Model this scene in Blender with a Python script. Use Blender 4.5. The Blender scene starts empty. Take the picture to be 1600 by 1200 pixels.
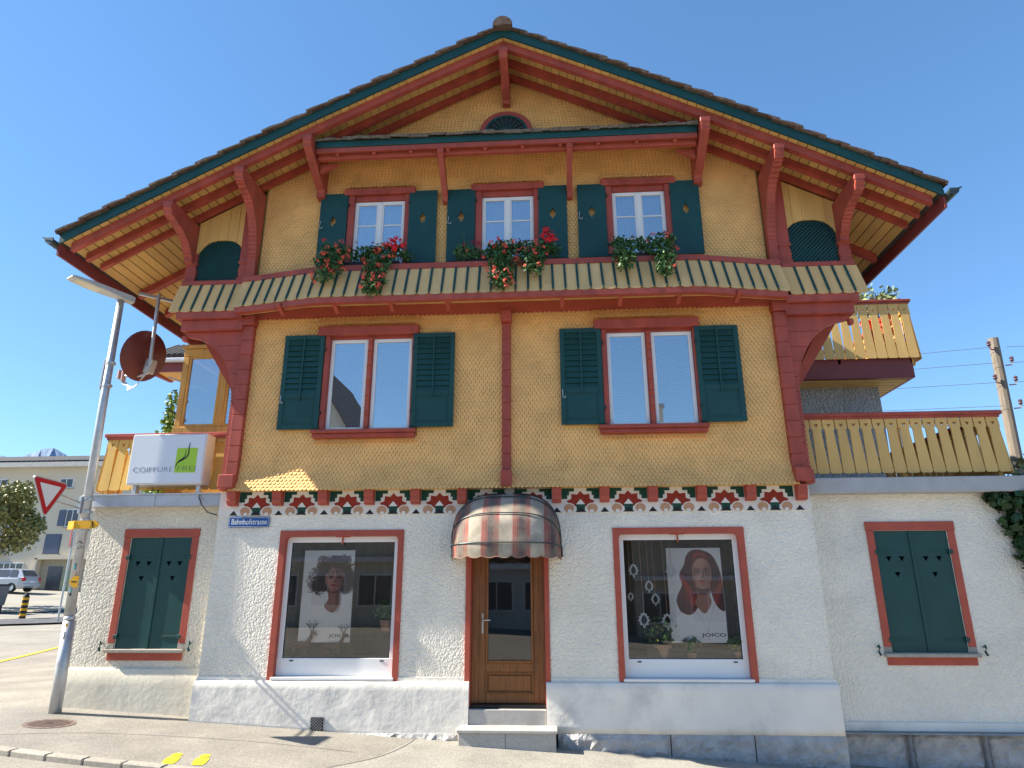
import bpy, bmesh, math, random
import numpy as np
from mathutils import Vector, Matrix
from mathutils.geometry import delaunay_2d_cdt
random.seed(7); rng = np.random.default_rng(7)
S = bpy.context.scene; COL = S.collection
R = math.radians; PI = math.pi

# ---------------------------------------------------------------- camera
cd = bpy.data.cameras.new('camera'); cam = bpy.data.objects.new('camera', cd); COL.objects.link(cam)
cd.sensor_width = 36; cd.lens = 23.51; cd.clip_start = .05; cd.clip_end = 9000
def cam_matrix(p, yw, r):
    cp, sp, cy, sy = math.cos(p), math.sin(p), math.cos(yw), math.sin(yw)
    f = Vector((sy*cp, cy*cp, sp)); rt = Vector((cy, -sy, 0)); up = rt.cross(f)
    a = math.cos(r)*rt + math.sin(r)*up; b = -math.sin(r)*rt + math.cos(r)*up
    m = Matrix((a, b, -f)).transposed().to_4x4(); m.translation = Vector((.8645, -10, 1.7)); return m
cam.matrix_world = cam_matrix(R(17.2326), R(-3.5709), R(-.1727))
S.camera = cam
# ---------------------------------------------------------------- sky, sun, exposure
SUN = Vector((1, .085, -.82)).normalized()
w = bpy.data.worlds.new('World'); S.world = w; w.use_nodes = True
nt = w.node_tree; nt.nodes.clear()
sky = nt.nodes.new('ShaderNodeTexSky'); sky.sky_type = 'NISHITA'; sky.sun_disc = False
sky.sun_elevation = math.asin(-SUN.z); sky.sun_rotation = math.atan2(-SUN.x, -SUN.y)
sky.air_density = 1.0; sky.dust_density = 0; sky.ozone_density = 7.5; sky.altitude = 450
bg = nt.nodes.new('ShaderNodeBackground'); bg.inputs[1].default_value = .122
wo = nt.nodes.new('ShaderNodeOutputWorld')
gm = nt.nodes.new('ShaderNodeGamma'); gm.inputs[1].default_value = .72
hs = nt.nodes.new('ShaderNodeHueSaturation'); hs.inputs['Saturation'].default_value = 1.17
nt.links.new(sky.outputs[0], gm.inputs[0]); nt.links.new(gm.outputs[0], hs.inputs['Color']); nt.links.new(hs.outputs[0], bg.inputs[0]); nt.links.new(bg.outputs[0], wo.inputs[0])
ld = bpy.data.lights.new('sun', 'SUN'); ld.energy = 4.6; ld.angle = R(.53); ld.color = (1, .93, .80)
sun = bpy.data.objects.new('sun', ld); COL.objects.link(sun); sun.location = (-20, -4, 25)
sun.rotation_euler = SUN.to_track_quat('-Z', 'Y').to_euler()
S.view_settings.view_transform = 'Standard'; S.view_settings.look = 'None'
S.view_settings.exposure = 1.58; S.view_settings.gamma = 1; S.view_settings.use_curve_mapping = False
S.cycles.max_bounces = 10; S.cycles.diffuse_bounces = 7; S.cycles.transparent_max_bounces = 16

# ---------------------------------------------------------------- materials
def nn(t, typ, **k):
    n = t.nodes.new(typ)
    for a, v in k.items(): setattr(n, a, v)
    return n
def M(name, col, rough=.7, var=.12, vscale=3., bump=0, bscale=60., bdist=.01, stretch=(1,1,1), rnd=0., metal=0.,
      dirt=None, dscale=1.2, dlo=.5, dhi=.75, bkind='noise', spec=.35, detail=6, speck=0.):
    m = bpy.data.materials.new(name); m.use_nodes = True; t = m.node_tree; L = t.links.new
    b = t.nodes['Principled BSDF']; b.inputs['Roughness'].default_value = rough; b.inputs['Metallic'].default_value = metal
    b.inputs['Specular IOR Level'].default_value = spec
    geo = nn(t, 'ShaderNodeNewGeometry'); mp = nn(t, 'ShaderNodeMapping'); mp.inputs['Scale'].default_value = stretch
    L(geo.outputs['Position'], mp.inputs[0]); P = mp.outputs[0]
    n1 = nn(t, 'ShaderNodeTexNoise'); n1.inputs['Scale'].default_value = vscale; n1.inputs['Detail'].default_value = detail; L(P, n1.inputs[0])
    r1 = nn(t, 'ShaderNodeMapRange'); r1.inputs[1].default_value = .3; r1.inputs[2].default_value = .7
    r1.inputs[3].default_value = 1-var; r1.inputs[4].default_value = 1+var*.6; L(n1.outputs[0], r1.inputs[0])
    c = nn(t, 'ShaderNodeVectorMath', operation='SCALE'); c.inputs[0].default_value = col[:3]; L(r1.outputs[0], c.inputs['Scale']); out = c.outputs[0]
    if rnd:
        oi = nn(t, 'ShaderNodeObjectInfo'); r2 = nn(t, 'ShaderNodeMapRange'); r2.inputs[3].default_value = 1-rnd; r2.inputs[4].default_value = 1+rnd*.7
        L(oi.outputs['Random'], r2.inputs[0]); c2 = nn(t, 'ShaderNodeVectorMath', operation='SCALE'); L(out, c2.inputs[0]); L(r2.outputs[0], c2.inputs['Scale']); out = c2.outputs[0]
    if dirt:
        n2 = nn(t, 'ShaderNodeTexNoise'); n2.inputs['Scale'].default_value = dscale; n2.inputs['Detail'].default_value = 9; n2.inputs['Roughness'].default_value = .65; L(geo.outputs['Position'], n2.inputs[0])
        r3 = nn(t, 'ShaderNodeMapRange'); r3.inputs[1].default_value = dlo; r3.inputs[2].default_value = dhi; L(n2.outputs[0], r3.inputs[0])
        mx = nn(t, 'ShaderNodeMix', data_type='RGBA'); L(r3.outputs[0], mx.inputs[0]); L(out, mx.inputs[6]); mx.inputs[7].default_value = (*dirt, 1); out = mx.outputs[2]
    if speck:
        n5 = nn(t, 'ShaderNodeTexVoronoi'); n5.inputs['Scale'].default_value = 95; L(geo.outputs['Position'], n5.inputs['Vector'])
        sp = nn(t, 'ShaderNodeSeparateColor'); L(n5.outputs['Color'], sp.inputs[0])
        r5 = nn(t, 'ShaderNodeMapRange'); r5.inputs[3].default_value = 1-speck; r5.inputs[4].default_value = 1+speck; L(sp.outputs[0], r5.inputs[0])
        c5 = nn(t, 'ShaderNodeVectorMath', operation='SCALE'); L(out, c5.inputs[0]); L(r5.outputs[0], c5.inputs['Scale']); out = c5.outputs[0]
    L(out, b.inputs['Base Color'])
    if bump:
        if bkind == 'noise':
            n3 = nn(t, 'ShaderNodeTexNoise'); n3.inputs['Scale'].default_value = bscale; n3.inputs['Detail'].default_value = 5; L(P, n3.inputs[0]); hgt = n3.outputs[0]
        else:   # pebbly render: rounded lumps of two sizes
            n3 = nn(t, 'ShaderNodeTexVoronoi', feature='SMOOTH_F1'); n3.inputs['Scale'].default_value = bscale; n3.inputs['Smoothness'].default_value = .35
            nw = nn(t, 'ShaderNodeTexNoise'); nw.inputs['Scale'].default_value = bscale*.55; nw.inputs['Detail'].default_value = 4
            wv = nn(t, 'ShaderNodeVectorMath', operation='MULTIPLY_ADD'); wv.inputs[1].default_value = (.05, .05, .05)
            L(P, nw.inputs[0]); L(nw.outputs['Color'], wv.inputs[0]); L(P, wv.inputs[2]); L(wv.outputs[0], n3.inputs['Vector'])
            ad = nn(t, 'ShaderNodeMath', operation='MULTIPLY_ADD'); L(n3.outputs['Distance'], ad.inputs[0]); ad.inputs[1].default_value = -1.; L(nw.outputs[0], ad.inputs[2]); hgt = ad.outputs[0]
        bp = nn(t, 'ShaderNodeBump'); bp.inputs['Strength'].default_value = bump; bp.inputs['Distance'].default_value = bdist
        L(hgt, bp.inputs['Height']); L(bp.outputs[0], b.inputs['Normal'])
    return m
def glassmat(name, refl=.25, tint=(1,1,1)):
    m = bpy.data.materials.new(name); m.use_nodes = True; t = m.node_tree; t.nodes.clear(); L = t.links.new
    o = nn(t, 'ShaderNodeOutputMaterial'); mx = nn(t, 'ShaderNodeMixShader'); tr = nn(t, 'ShaderNodeBsdfTransparent'); gl = nn(t, 'ShaderNodeBsdfGlossy')
    gl.inputs['Roughness'].default_value = 0.; tr.inputs[0].default_value = (*tint, 1)
    fr = nn(t, 'ShaderNodeFresnel'); fr.inputs[0].default_value = 1.5
    ma = nn(t, 'ShaderNodeMath', operation='ADD'); ma.use_clamp = True; ma.inputs[1].default_value = refl
    no = nn(t, 'ShaderNodeTexNoise'); no.inputs['Scale'].default_value = 1.6; ge = nn(t, 'ShaderNodeNewGeometry'); L(ge.outputs['Position'], no.inputs[0])
    bp = nn(t, 'ShaderNodeBump'); bp.inputs['Strength'].default_value = .012; bp.inputs['Distance'].default_value = .02; L(no.outputs[0], bp.inputs['Height']); L(bp.outputs[0], gl.inputs['Normal'])
    L(fr.outputs[0], ma.inputs[0]); L(ma.outputs[0], mx.inputs[0]); L(tr.outputs[0], mx.inputs[1]); L(gl.outputs[0], mx.inputs[2]); L(mx.outputs[0], o.inputs[0])
    return m
def leafmat(name, col, rough=.5, rnd=.35):
    m = M(name, col, rough, var=.45, vscale=9., rnd=0)
    b = m.node_tree.nodes['Principled BSDF']
    return m
YEL = (.70, .43, .14); RED = (.37, .070, .046); GRN = (.010, .060, .056)
m_yel = M('yellow_paint', YEL, .6, var=.10, vscale=5, bump=.15, bscale=40, bdist=.004, stretch=(1,1,.25), rnd=.07)
m_skirt = M('pale_yellow_paint', (.70, .45, .19), .62, var=.10, vscale=6, bump=.15, bscale=40, bdist=.004, stretch=(1,1,.2), rnd=.05, dirt=(.33,.22,.10), dscale=3, dlo=.6, dhi=.95)
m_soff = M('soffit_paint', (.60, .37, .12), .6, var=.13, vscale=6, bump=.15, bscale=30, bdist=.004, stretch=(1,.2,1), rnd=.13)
m_shin = M('shingle_paint', (.88, .525, .19), .65, var=.14, vscale=2.2, dirt=(.50,.31,.12), dscale=2.5, dlo=.58, dhi=.95)
m_red = M('oxblood_paint', RED, .5, var=.24, vscale=5, bump=.12, bscale=40, bdist=.004, stretch=(1,1,.4), rnd=.06, dirt=(.44,.13,.095), dscale=7, dlo=.62, dhi=.85)
m_red2 = M('brick_red_paint', (.41, .082, .050), .55, var=.12, vscale=5, bump=.12, bscale=50, bdist=.004, rnd=.06)
m_dred = M('dark_red_paint', (.20, .042, .040), .5, var=.1, vscale=4)
m_grn = M('bottle_green_paint', GRN, .42, var=.15, vscale=3, bump=.08, bscale=50, bdist=.003, rnd=.05, dirt=(.03,.085,.08), dscale=6, dlo=.6, dhi=.9)
m_stuc = M('white_roughcast', (.85, .79, .68), .9, var=.10, vscale=1.1, bump=.68, bscale=34, bdist=.026, bkind='peb', dirt=(.60,.57,.51), dscale=.9, dlo=.52, dhi=.85, spec=.15)
m_stuc2 = M('cream_roughcast', (.76, .70, .58), .9, var=.10, vscale=1.1, bump=.8, bscale=34, bdist=.026, bkind='peb', dirt=(.56,.50,.39), dscale=.9, dlo=.52, dhi=.85, spec=.15)
m_stuc3 = M('grey_roughcast', (.38, .38, .38), .9, var=.12, vscale=2, bump=1., bscale=26, bdist=.04, bkind='peb', spec=.15)
m_plin = M('smooth_render', (.80, .75, .67), .85, var=.09, vscale=1.4, bump=.45, bscale=8, bdist=.018, dirt=(.50,.48,.45), dscale=1.6, dlo=.5, dhi=.8, spec=.2)
m_plin2 = M('smooth_cream_render', (.72, .66, .53), .85, var=.08, vscale=1.4, bump=.35, bscale=14, bdist=.012, dirt=(.58,.53,.44), dscale=1.6, dlo=.5, dhi=.8, spec=.2)
m_stone = M('quarry_stone', (.42, .41, .40), .9, var=.25, vscale=6, bump=.9, bscale=24, bdist=.03, spec=.2)
m_gran = M('granite', (.44, .42, .39), .75, var=.38, vscale=150, bump=.2, bscale=120, bdist=.003, dirt=(.3,.28,.25), dscale=3, dlo=.5, dhi=.8, detail=2)
m_whit = M('white_lacquer', (.78, .78, .77), .35, var=.03, vscale=2)
m_frie = M('frieze_white', (.72, .69, .64), .8, var=.08, vscale=3, bump=.2, bscale=60, bdist=.004, dirt=(.55,.50,.44), dscale=4, dlo=.55, dhi=.85)
m_alu = M('grey_aluminium', (.62, .62, .60), .4, var=.04, metal=.0)
m_zinc = M('zinc_sheet', (.50, .51, .55), .5, var=.10, vscale=5, dirt=(.36,.37,.40), dscale=3, metal=.25)
m_conc = M('concrete_edge', (.42, .42, .42), .85, var=.12, vscale=4, bump=.3, bscale=40, bdist=.006, dirt=(.30,.30,.29), dscale=2, dlo=.5, dhi=.8)
m_tile = M('weathered_tile', (.115, .07, .05), .85, var=.4, vscale=14, bump=.5, bscale=40, bdist=.01, rnd=.25, dirt=(.20,.17,.14), dscale=8, dlo=.5, dhi=.75)
m_dtile = M('dark_tile', (.05, .045, .045), .8, var=.3, vscale=10, rnd=.2)
m_shk = M('weathered_shakes', (.16, .135, .11), .9, var=.4, vscale=20, bump=.5, bscale=50, bdist=.01, rnd=.2)
m_copp = M('dark_gutter_metal', (.06, .085, .09), .45, var=.2, vscale=6, metal=.5)
m_iron = M('dark_iron', (.02, .03, .03), .5)
m_galv = M('galvanised_steel', (.50, .51, .52), .42, var=.12, vscale=9, metal=.55, dirt=(.36,.36,.36), dscale=5, dlo=.5, dhi=.8)
m_lampg = M('lamp_grey', (.48, .48, .46), .55, var=.1, vscale=7)
m_door = M('oak_varnish', (.23, .085, .022), .38, var=.35, vscale=5, stretch=(9,9,.8), bump=.1, bscale=30, bdist=.002, spec=.5)
m_frm = M('honey_wood', (.62, .34, .075), .45, var=.2, vscale=5, stretch=(4,4,.6))
m_dback = M('brown_backdrop', (.10, .075, .05), .9, var=.4, vscale=3, stretch=(3,3,.3)); m_dark = M('dark_interior', (.035, .032, .03), .9)
m_room = M('room_wall', (.10, .085, .07), .9)
m_blk = M('black_plastic', (.012, .012, .012), .5)
m_steel = M('brushed_steel', (.55, .54, .52), .3, metal=.8)
m_dish = M('maroon_metal', (.135, .032, .028), .4, var=.1)
m_asph = M('pale_asphalt', (.275, .252, .215), .9, speck=.30, var=.2, vscale=1.3, bump=.5, bscale=150, bdist=.006, dirt=(.22,.205,.19), dscale=.7, dlo=.48, dhi=.75, spec=.2)
m_road = M('road_asphalt', (.285, .262, .225), .9, speck=.3, var=.2, vscale=.8, bump=.4, bscale=120, bdist=.006, dirt=(.24,.22,.19), dscale=.3, spec=.2)
m_cob = M('shadow_dark_cobble', (.10, .10, .11), .9, var=.5, vscale=6, bump=.8, bscale=9, bdist=.04)  # far cobbles; the shadow lying over them is put into the dark colour
m_kerb = M('kerb_stone', (.37, .335, .28), .85, var=.2, vscale=30, bump=.3, bscale=60, bdist=.006, rnd=.1)
m_yline = M('yellow_road_paint', (.75, .50, .03), .7, var=.15, vscale=12)
m_yfoot = M('yellow_foot_paint', (.80, .60, .02), .7, var=.08, vscale=14)
m_g_up = glassmat('window_glass', .42); m_g_sh = glassmat('shop_glass', .03); m_g_p = glassmat('porch_glass', .35)
m_blind = M('blind_white', (.62, .63, .65), .6, var=.02)
m_curt = M('sheer_curtain', (.72, .72, .74), .9, var=.05)
m_case = M('display_case_grey', (.42, .40, .37), .7); m_leaf = leafmat('geranium_leaf', (.05, .125, .03)); m_leaf2 = leafmat('pale_leaf', (.12, .20, .05)); m_vine = leafmat('vine_leaf', (.022, .06, .018))
m_thuja = leafmat('thuja_green', (.16, .26, .03)); m_tree = leafmat('tree_leaf', (.23, .225, .07))
m_fl1 = M('scarlet_petal', (.75, .012, .018), .6, var=.25, vscale=20); m_fl2 = M('salmon_petal', (.78, .10, .06), .6, var=.25, vscale=20); m_fl3 = M('crimson_petal', (.22, .008, .02), .6, var=.3, vscale=20)
m_bark = M('grey_bark', (.16, .13, .10), .9, var=.4, vscale=8, stretch=(4,4,.6), bump=.6, bscale=20, bdist=.02)
m_pole = M('weathered_pole', (.20, .165, .13), .9, var=.3, vscale=6, stretch=(6,6,.4))
m_cream = M('cream_facade', (.60, .53, .41), .9, var=.06, vscale=.3)
m_black = M('black_paint', (.012, .012, .014), .6); m_tan = M('tan_paint', (.48, .27, .16), .8, var=.1, vscale=9); m_fred = M('frieze_red', (.27, .028, .014), .8, var=.14, vscale=9); m_fgrn = M('frieze_green', (.012, .065, .045), .8, var=.14, vscale=9)
m_sred = M('sign_red', (.48, .012, .018), .4, var=.03); m_swht = M('sign_white', (.72, .72, .72), .4, var=.04); m_syel = M('sign_yellow', (.70, .36, .01), .5, var=.08, vscale=20)
m_blue = M('enamel_blue', (.014, .085, .30), .3, var=.12, vscale=12, dirt=(.03,.06,.14), dscale=10, dlo=.6, dhi=.8)
m_lime = M('lime_print', (.36, .58, .045), .4, var=.03); m_grey = M('grey_print', (.11, .11, .12), .5)
m_signw = M('sign_acrylic', (.66, .68, .73), .25, var=.02, spec=.5)
# ---------------------------------------------------------------- helpers
ORG = {}
def org(o):
    return ORG.get(o.name, Vector((0,0,0))) if o else Vector((0,0,0))
def tag(o, label=None, cat=None, group=None, kind=None):
    if label: o['label'] = label
    if cat: o['category'] = cat
    if group: o['group'] = group
    if kind: o['kind'] = kind
    return o
def thing(name, loc, label, cat, group=None):
    o = bpy.data.objects.new(name, None); COL.objects.link(o); o.location = loc; o.empty_display_size = .2
    ORG[o.name] = Vector(loc); return tag(o, label, cat, group)
def link(name, me, parent=None, loc=None, rot=None):
    o = bpy.data.objects.new(name, me); COL.objects.link(o)
    if parent: o.parent = parent
    if loc is not None:
        o.location = Vector(loc) - org(parent)
    if rot is not None: o.rotation_euler = rot
    ORG[o.name] = Vector(loc) if loc is not None else org(parent)
    return o
class MB:
    def __init__(s): s.v = []; s.f = []; s.m = []; s.mi = 0
    def add(s, vs, fs):
        n = len(s.v); s.v += [tuple(p) for p in vs]; s.f += [tuple(i+n for i in f) for f in fs]; s.m += [s.mi]*len(fs); return s
    def box(s, x0, x1, y0, y1, z0, z1, c=0.):
        if x0 > x1: x0, x1 = x1, x0
        if y0 > y1: y0, y1 = y1, y0
        if z0 > z1: z0, z1 = z1, z0
        return s.obox(((x0+x1)/2, (y0+y1)/2, (z0+z1)/2), (1,0,0), (0,1,0), (0,0,1), (x1-x0)/2, (y1-y0)/2, (z1-z0)/2, c)
    def obox(s, ctr, u, v, w, a, b, d, c=0.):
        C = Vector(ctr); u = Vector(u).normalized(); v = Vector(v).normalized(); w = Vector(w).normalized()
        if c <= 0:
            P = [C+u*a*i+v*b*j+w*d*k for i in (-1,1) for j in (-1,1) for k in (-1,1)]
            return s.add(P, [(0,1,3,2),(4,6,7,5),(0,4,5,1),(2,3,7,6),(0,2,6,4),(1,5,7,3)])
        c = min(c, a*.45, b*.45, d*.45); vs = []; idx = {}
        for i in (-1,1):
            for j in (-1,1):
                for k in (-1,1):
                    for ax in range(3):
                        e = [a-c, b-c, d-c]; e[ax] += c
                        idx[(i,j,k,ax)] = len(vs); vs.append(C+u*e[0]*i+v*e[1]*j+w*e[2]*k)
        fs = []
        def g(i,j,k,ax): return idx[(i,j,k,ax)]
        for q in (-1,1):
            fs += [(g(q,-1,-1,0),g(q,1,-1,0),g(q,1,1,0),g(q,-1,1,0)), (g(-1,q,-1,1),g(1,q,-1,1),g(1,q,1,1),g(-1,q,1,1)), (g(-1,-1,q,2),g(1,-1,q,2),g(1,1,q,2),g(-1,1,q,2))]
            for r in (-1,1):
                fs += [(g(q,r,-1,0),g(q,r,1,0),g(q,r,1,1),g(q,r,-1,1)), (g(q,-1,r,0),g(q,1,r,0),g(q,1,r,2),g(q,-1,r,2)), (g(-1,q,r,1),g(1,q,r,1),g(1,q,r,2),g(-1,q,r,2))]
                for t in (-1,1): fs.append((g(q,r,t,0),g(q,r,t,1),g(q,r,t,2)))
        return s.add(vs, fs)
    def prism(s, poly, axis, a, b):
        n = len(poly)
        if axis == 'y': f = lambda p, t: (p[0], t, p[1])
        elif axis == 'x': f = lambda p, t: (t, p[0], p[1])
        else: f = lambda p, t: (p[0], p[1], t)
        vs = [f(p, a) for p in poly]+[f(p, b) for p in poly]
        return s.add(vs, [tuple(range(n)), tuple(range(2*n-1, n-1, -1))]+[(i, n+i, n+(i+1) % n, (i+1) % n) for i in range(n)])
    def fan(s, poly, axis, t):
        f = {'y': lambda p: (p[0], t, p[1]), 'x': lambda p: (t, p[0], p[1]), 'z': lambda p: (p[0], p[1], t)}[axis]
        return s.add([f(p) for p in poly], [tuple(range(len(poly)))])
    def tube(s, pts, r, n=8, cap=True, r1=None):
        pts = [Vector(p) for p in pts]; N = len(pts); rings = []
        up = Vector((0,0,1))
        for i, p in enumerate(pts):
            d = (pts[min(i+1,N-1)]-pts[max(i-1,0)]).normalized()
            a = d.cross(up)
            if a.length < .05: a = d.cross(Vector((1,0,0)))
            a.normalize(); b = d.cross(a).normalized()
            rr = r if r1 is None else r+(r1-r)*i/max(N-1,1)
            rings.append([p+a*rr*math.cos(2*PI*k/n)+b*rr*math.sin(2*PI*k/n) for k in range(n)])
        vs = [q for rg in rings for q in rg]; fs = []
        for i in range(N-1):
            for k in range(n): fs.append((i*n+k, i*n+(k+1) % n, (i+1)*n+(k+1) % n, (i+1)*n+k))
        if cap: fs += [tuple(range(n)), tuple((N-1)*n+k for k in range(n))]
        return s.add(vs, fs)
    def disc(s, c, nrm, r, n=16, ry=None):
        nv = Vector(nrm).normalized(); a = nv.cross(Vector((0,0,1)))
        if a.length < .05: a = Vector((1,0,0))
        a.normalize(); b = nv.cross(a)
        return s.add([Vector(c)+a*r*math.cos(2*PI*k/n)+b*(ry or r)*math.sin(2*PI*k/n) for k in range(n)], [tuple(range(n))])
    def lathe(s, c, prof, n=12):
        vs = []; fs = []
        for (r, z) in prof: vs += [(c[0]+r*math.cos(2*PI*k/n), c[1]+r*math.sin(2*PI*k/n), c[2]+z) for k in range(n)]
        for i in range(len(prof)-1):
            for k in range(n): fs.append((i*n+k, i*n+(k+1) % n, (i+1)*n+(k+1) % n, (i+1)*n+k))
        fs += [tuple(range(n)), tuple((len(prof)-1)*n+k for k in range(n))]
        return s.add(vs, fs)
    def mesh(s, name, mats, off=Vector((0,0,0)), smooth=False):
        me = bpy.data.meshes.new(name)
        me.from_pydata([(p[0]-off[0], p[1]-off[1], p[2]-off[2]) for p in s.v], [], s.f)
        if not isinstance(mats, (list, tuple)): mats = [mats]
        for m in mats: me.materials.append(m)
        if len(mats) > 1: me.polygons.foreach_set('material_index', s.m)
        bm = bmesh.new(); bm.from_mesh(me); bmesh.ops.recalc_face_normals(bm, faces=bm.faces); bm.to_mesh(me); bm.free()
        if smooth: me.polygons.foreach_set('use_smooth', [True]*len(me.polygons))
        me.update(); return me
    def build(s, name, mats, parent=None, smooth=False, kind=None, loc=None):
        off = Vector(loc) if loc is not None else org(parent)
        o = link(name, s.mesh(name, mats, off, smooth), parent, loc)
        if kind: o['kind'] = kind
        return o
def quick(name, mat, parent, *boxes, c=0., kind=None):
    b = MB()
    for q in boxes: b.box(*q, c=c)
    return b.build(name, mat, parent, kind=kind)
def wall_holes(b, x0, x1, z0, z1, holes, y0, y1, rev=None):
    """front sheet at y0 with rectangular holes and reveals back to rev"""
    xs = sorted({x0, x1, *[h[0] for h in holes], *[h[1] for h in holes]}); zs = sorted({z0, z1, *[h[2] for h in holes], *[h[3] for h in holes]})
    for i in range(len(xs)-1):
        for j in range(len(zs)-1):
            cx, cz = (xs[i]+xs[i+1])/2, (zs[j]+zs[j+1])/2
            if any(h[0] < cx < h[1] and h[2] < cz < h[3] for h in holes): continue
            if not (x0 < cx < x1 and z0 < cz < z1): continue
            b.add([(xs[i],y0,zs[j]),(xs[i+1],y0,zs[j]),(xs[i+1],y0,zs[j+1]),(xs[i],y0,zs[j+1])], [(0,1,2,3)])
    for h in holes:
        a, c, d, e = h[:4]
        b.add([(a,y0,d),(c,y0,d),(c,y0,e),(a,y0,e),(a,y1,d),(c,y1,d),(c,y1,e),(a,y1,e)], ([(0,1,5,4)] if d > z0+1e-6 else [])+[(1,2,6,5),(2,3,7,6),(3,0,4,7)])
    return b
def smooth_poly(pts, n=5):
    out = []; N = len(pts)
    for i in range(N):
        p0, p1, p2, p3 = (Vector(pts[(i+k-1) % N]) for k in range(4))
        for k in range(n):
            t = k/n
            out.append(tuple(.5*((2*p1)+(p2-p0)*t+(2*p0-5*p1+4*p2-p3)*t*t+(3*p1-p0-3*p2+p3)*t**3)))
    return out
def curve_pts(pts, n=8):
    out = []; N = len(pts)
    for i in range(N-1):
        p0, p1, p2, p3 = (Vector(pts[min(max(i+k-1,0),N-1)]) for k in range(4))
        for k in range(n):
            t = k/n; out.append(.5*((2*p1)+(p2-p0)*t+(2*p0-5*p1+4*p2-p3)*t*t+(3*p1-p0-3*p2+p3)*t**3))
    out.append(Vector(pts[-1])); return out
def text_mesh(txt, size, ext=.001, bold=0., spacing=1.):
    cu = bpy.data.curves.new('lettering', 'FONT'); cu.body = txt; cu.size = size; cu.extrude = ext; cu.offset = bold; cu.space_character = spacing; cu.align_x = 'LEFT'; cu.resolution_u = 4
    o = bpy.data.objects.new('lettering', cu); COL.objects.link(o)
    me = bpy.data.meshes.new_from_object(o); bpy.data.objects.remove(o); bpy.data.curves.remove(cu); return me
def text(txt, size, mat, parent, loc, ext=.001, bold=0., spacing=1., rot=(PI/2,0,0), sx=1., name='lettering', width=None):
    me = text_mesh(txt, size, ext, bold, spacing); me.materials.append(mat)
    o = link(name, me, parent, loc, rot)
    if width:
        xs = [v.co.x for v in me.vertices]; sx = width/(max(xs)-min(xs))
    o.scale = (sx, 1, 1); return o
def gz(x, y):
    if x < -7: s = math.hypot(x+7, max(y-1,0))
    else: s = max(y-1, 0)
    s = min(s, 52)
    return -.25-.055*(min(max(x,-7),20)-.17)+(-.0092*s+.0009*s*s)
def leaf_cloud(centers, radii, n, size, seed=0, down=0., quad=True, ax=None, jit=.5):
    """n small bent leaves spread in ellipsoids -> MB"""
    g = np.random.default_rng(seed); b = MB(); k = len(centers); vol = np.array([r[0]*r[1]*r[2] for r in radii])**(2/3.); vol = vol/vol.sum()
    for i in range(n):
        c = g.choice(k, p=vol); d = g.normal(size=3); d /= np.linalg.norm(d); rr = g.random()**.45
        p = Vector(np.array(centers[c])+d*rr*np.array(radii[c]))
        nrm = Vector(d*.7+g.normal(size=3)*jit+np.array((0,-.15,.25-down))).normalized()
        u = nrm.cross(Vector(g.normal(size=3))).normalized(); v = nrm.cross(u); s = size*(.55+.9*g.random())
        b.add([p-u*s*.5, p+v*s*.42-u*s*.05, p+u*s*.55+nrm*s*.12, p-v*s*.42-u*s*.05], [(0,1,2,3)])
    return b
def copy_obj(o, parent, loc=None, rot=None):
    c = o.copy(); COL.objects.link(c); c.parent = parent
    if loc is not None: c.location = Vector(loc)-org(parent)
    if rot is not None: c.rotation_euler = rot
    return c
# ================================================================ setting
GX = sorted(set([-260,-200,-150,-110,-80,-60,-50,-44,-38,-33,-28,-24,-20,-17,-14,-12,-10,-8.5,-7,-5,-3,0,3,6,10,15,20,30,50,90,150,260]))
GY = sorted(set([-260,-150,-90,-60,-40,-28,-20,-15,-11,-8,-5,-2.4,0,1,2.5,4,6,8,10,13,16,19,22,26,30,34,38,42,46,50,55,65,90,140,260]))
b = MB(); vs = [(x, y, gz(x, y)-.05) for y in GY for x in GX]; nx = len(GX)
b.add(vs, [(j*nx+i, j*nx+i+1, (j+1)*nx+i+1, (j+1)*nx+i) for j in range(len(GY)-1) for i in range(nx-1)])
tag(b.build('road', m_road), kind='structure')
KL = [(22,-2.65),(9,-2.55),(3,-2.48),(-.5,-2.42),(-3.37,-2.27),(-5.36,-2.06),(-7.2,-1.6),(-8.8,-.85),(-10.2,.6),(-11.2,2.6),(-12.3,5.6),(-13.3,8.4),(-14.4,11.2),(-15,13)]
KL = [tuple(p[:2]) for p in curve_pts([(x, y, 0) for x, y in KL], 4)]
poly = KL+[(-9,13),(-6.3,3),(-6.3,.8),(22,.8)]
pts = list(poly); n = len(poly)
def inside(p, poly):
    c = False
    for i in range(len(poly)):
        a, q = poly[i], poly[i-1]
        if (a[1] > p[1]) != (q[1] > p[1]) and p[0] < (q[0]-a[0])*(p[1]-a[1])/(q[1]-a[1])+a[0]: c = not c
    return c
for x in np.arange(-15, 22, .8):
    for y in np.arange(-2.6, 13, .8):
        if inside((x, y), poly) and min((x-q[0])**2+(y-q[1])**2 for q in poly) > .12: pts.append((x, y))
r = delaunay_2d_cdt([Vector(p) for p in pts], [(i, (i+1) % n) for i in range(n)], [], 1, 1e-5)
b = MB(); b.add([(p.x, p.y, gz(p.x, p.y)) for p in r[0]], [tuple(f) for f in r[2]])
pave = tag(b.build('pavement', m_asph), kind='structure')
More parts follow.
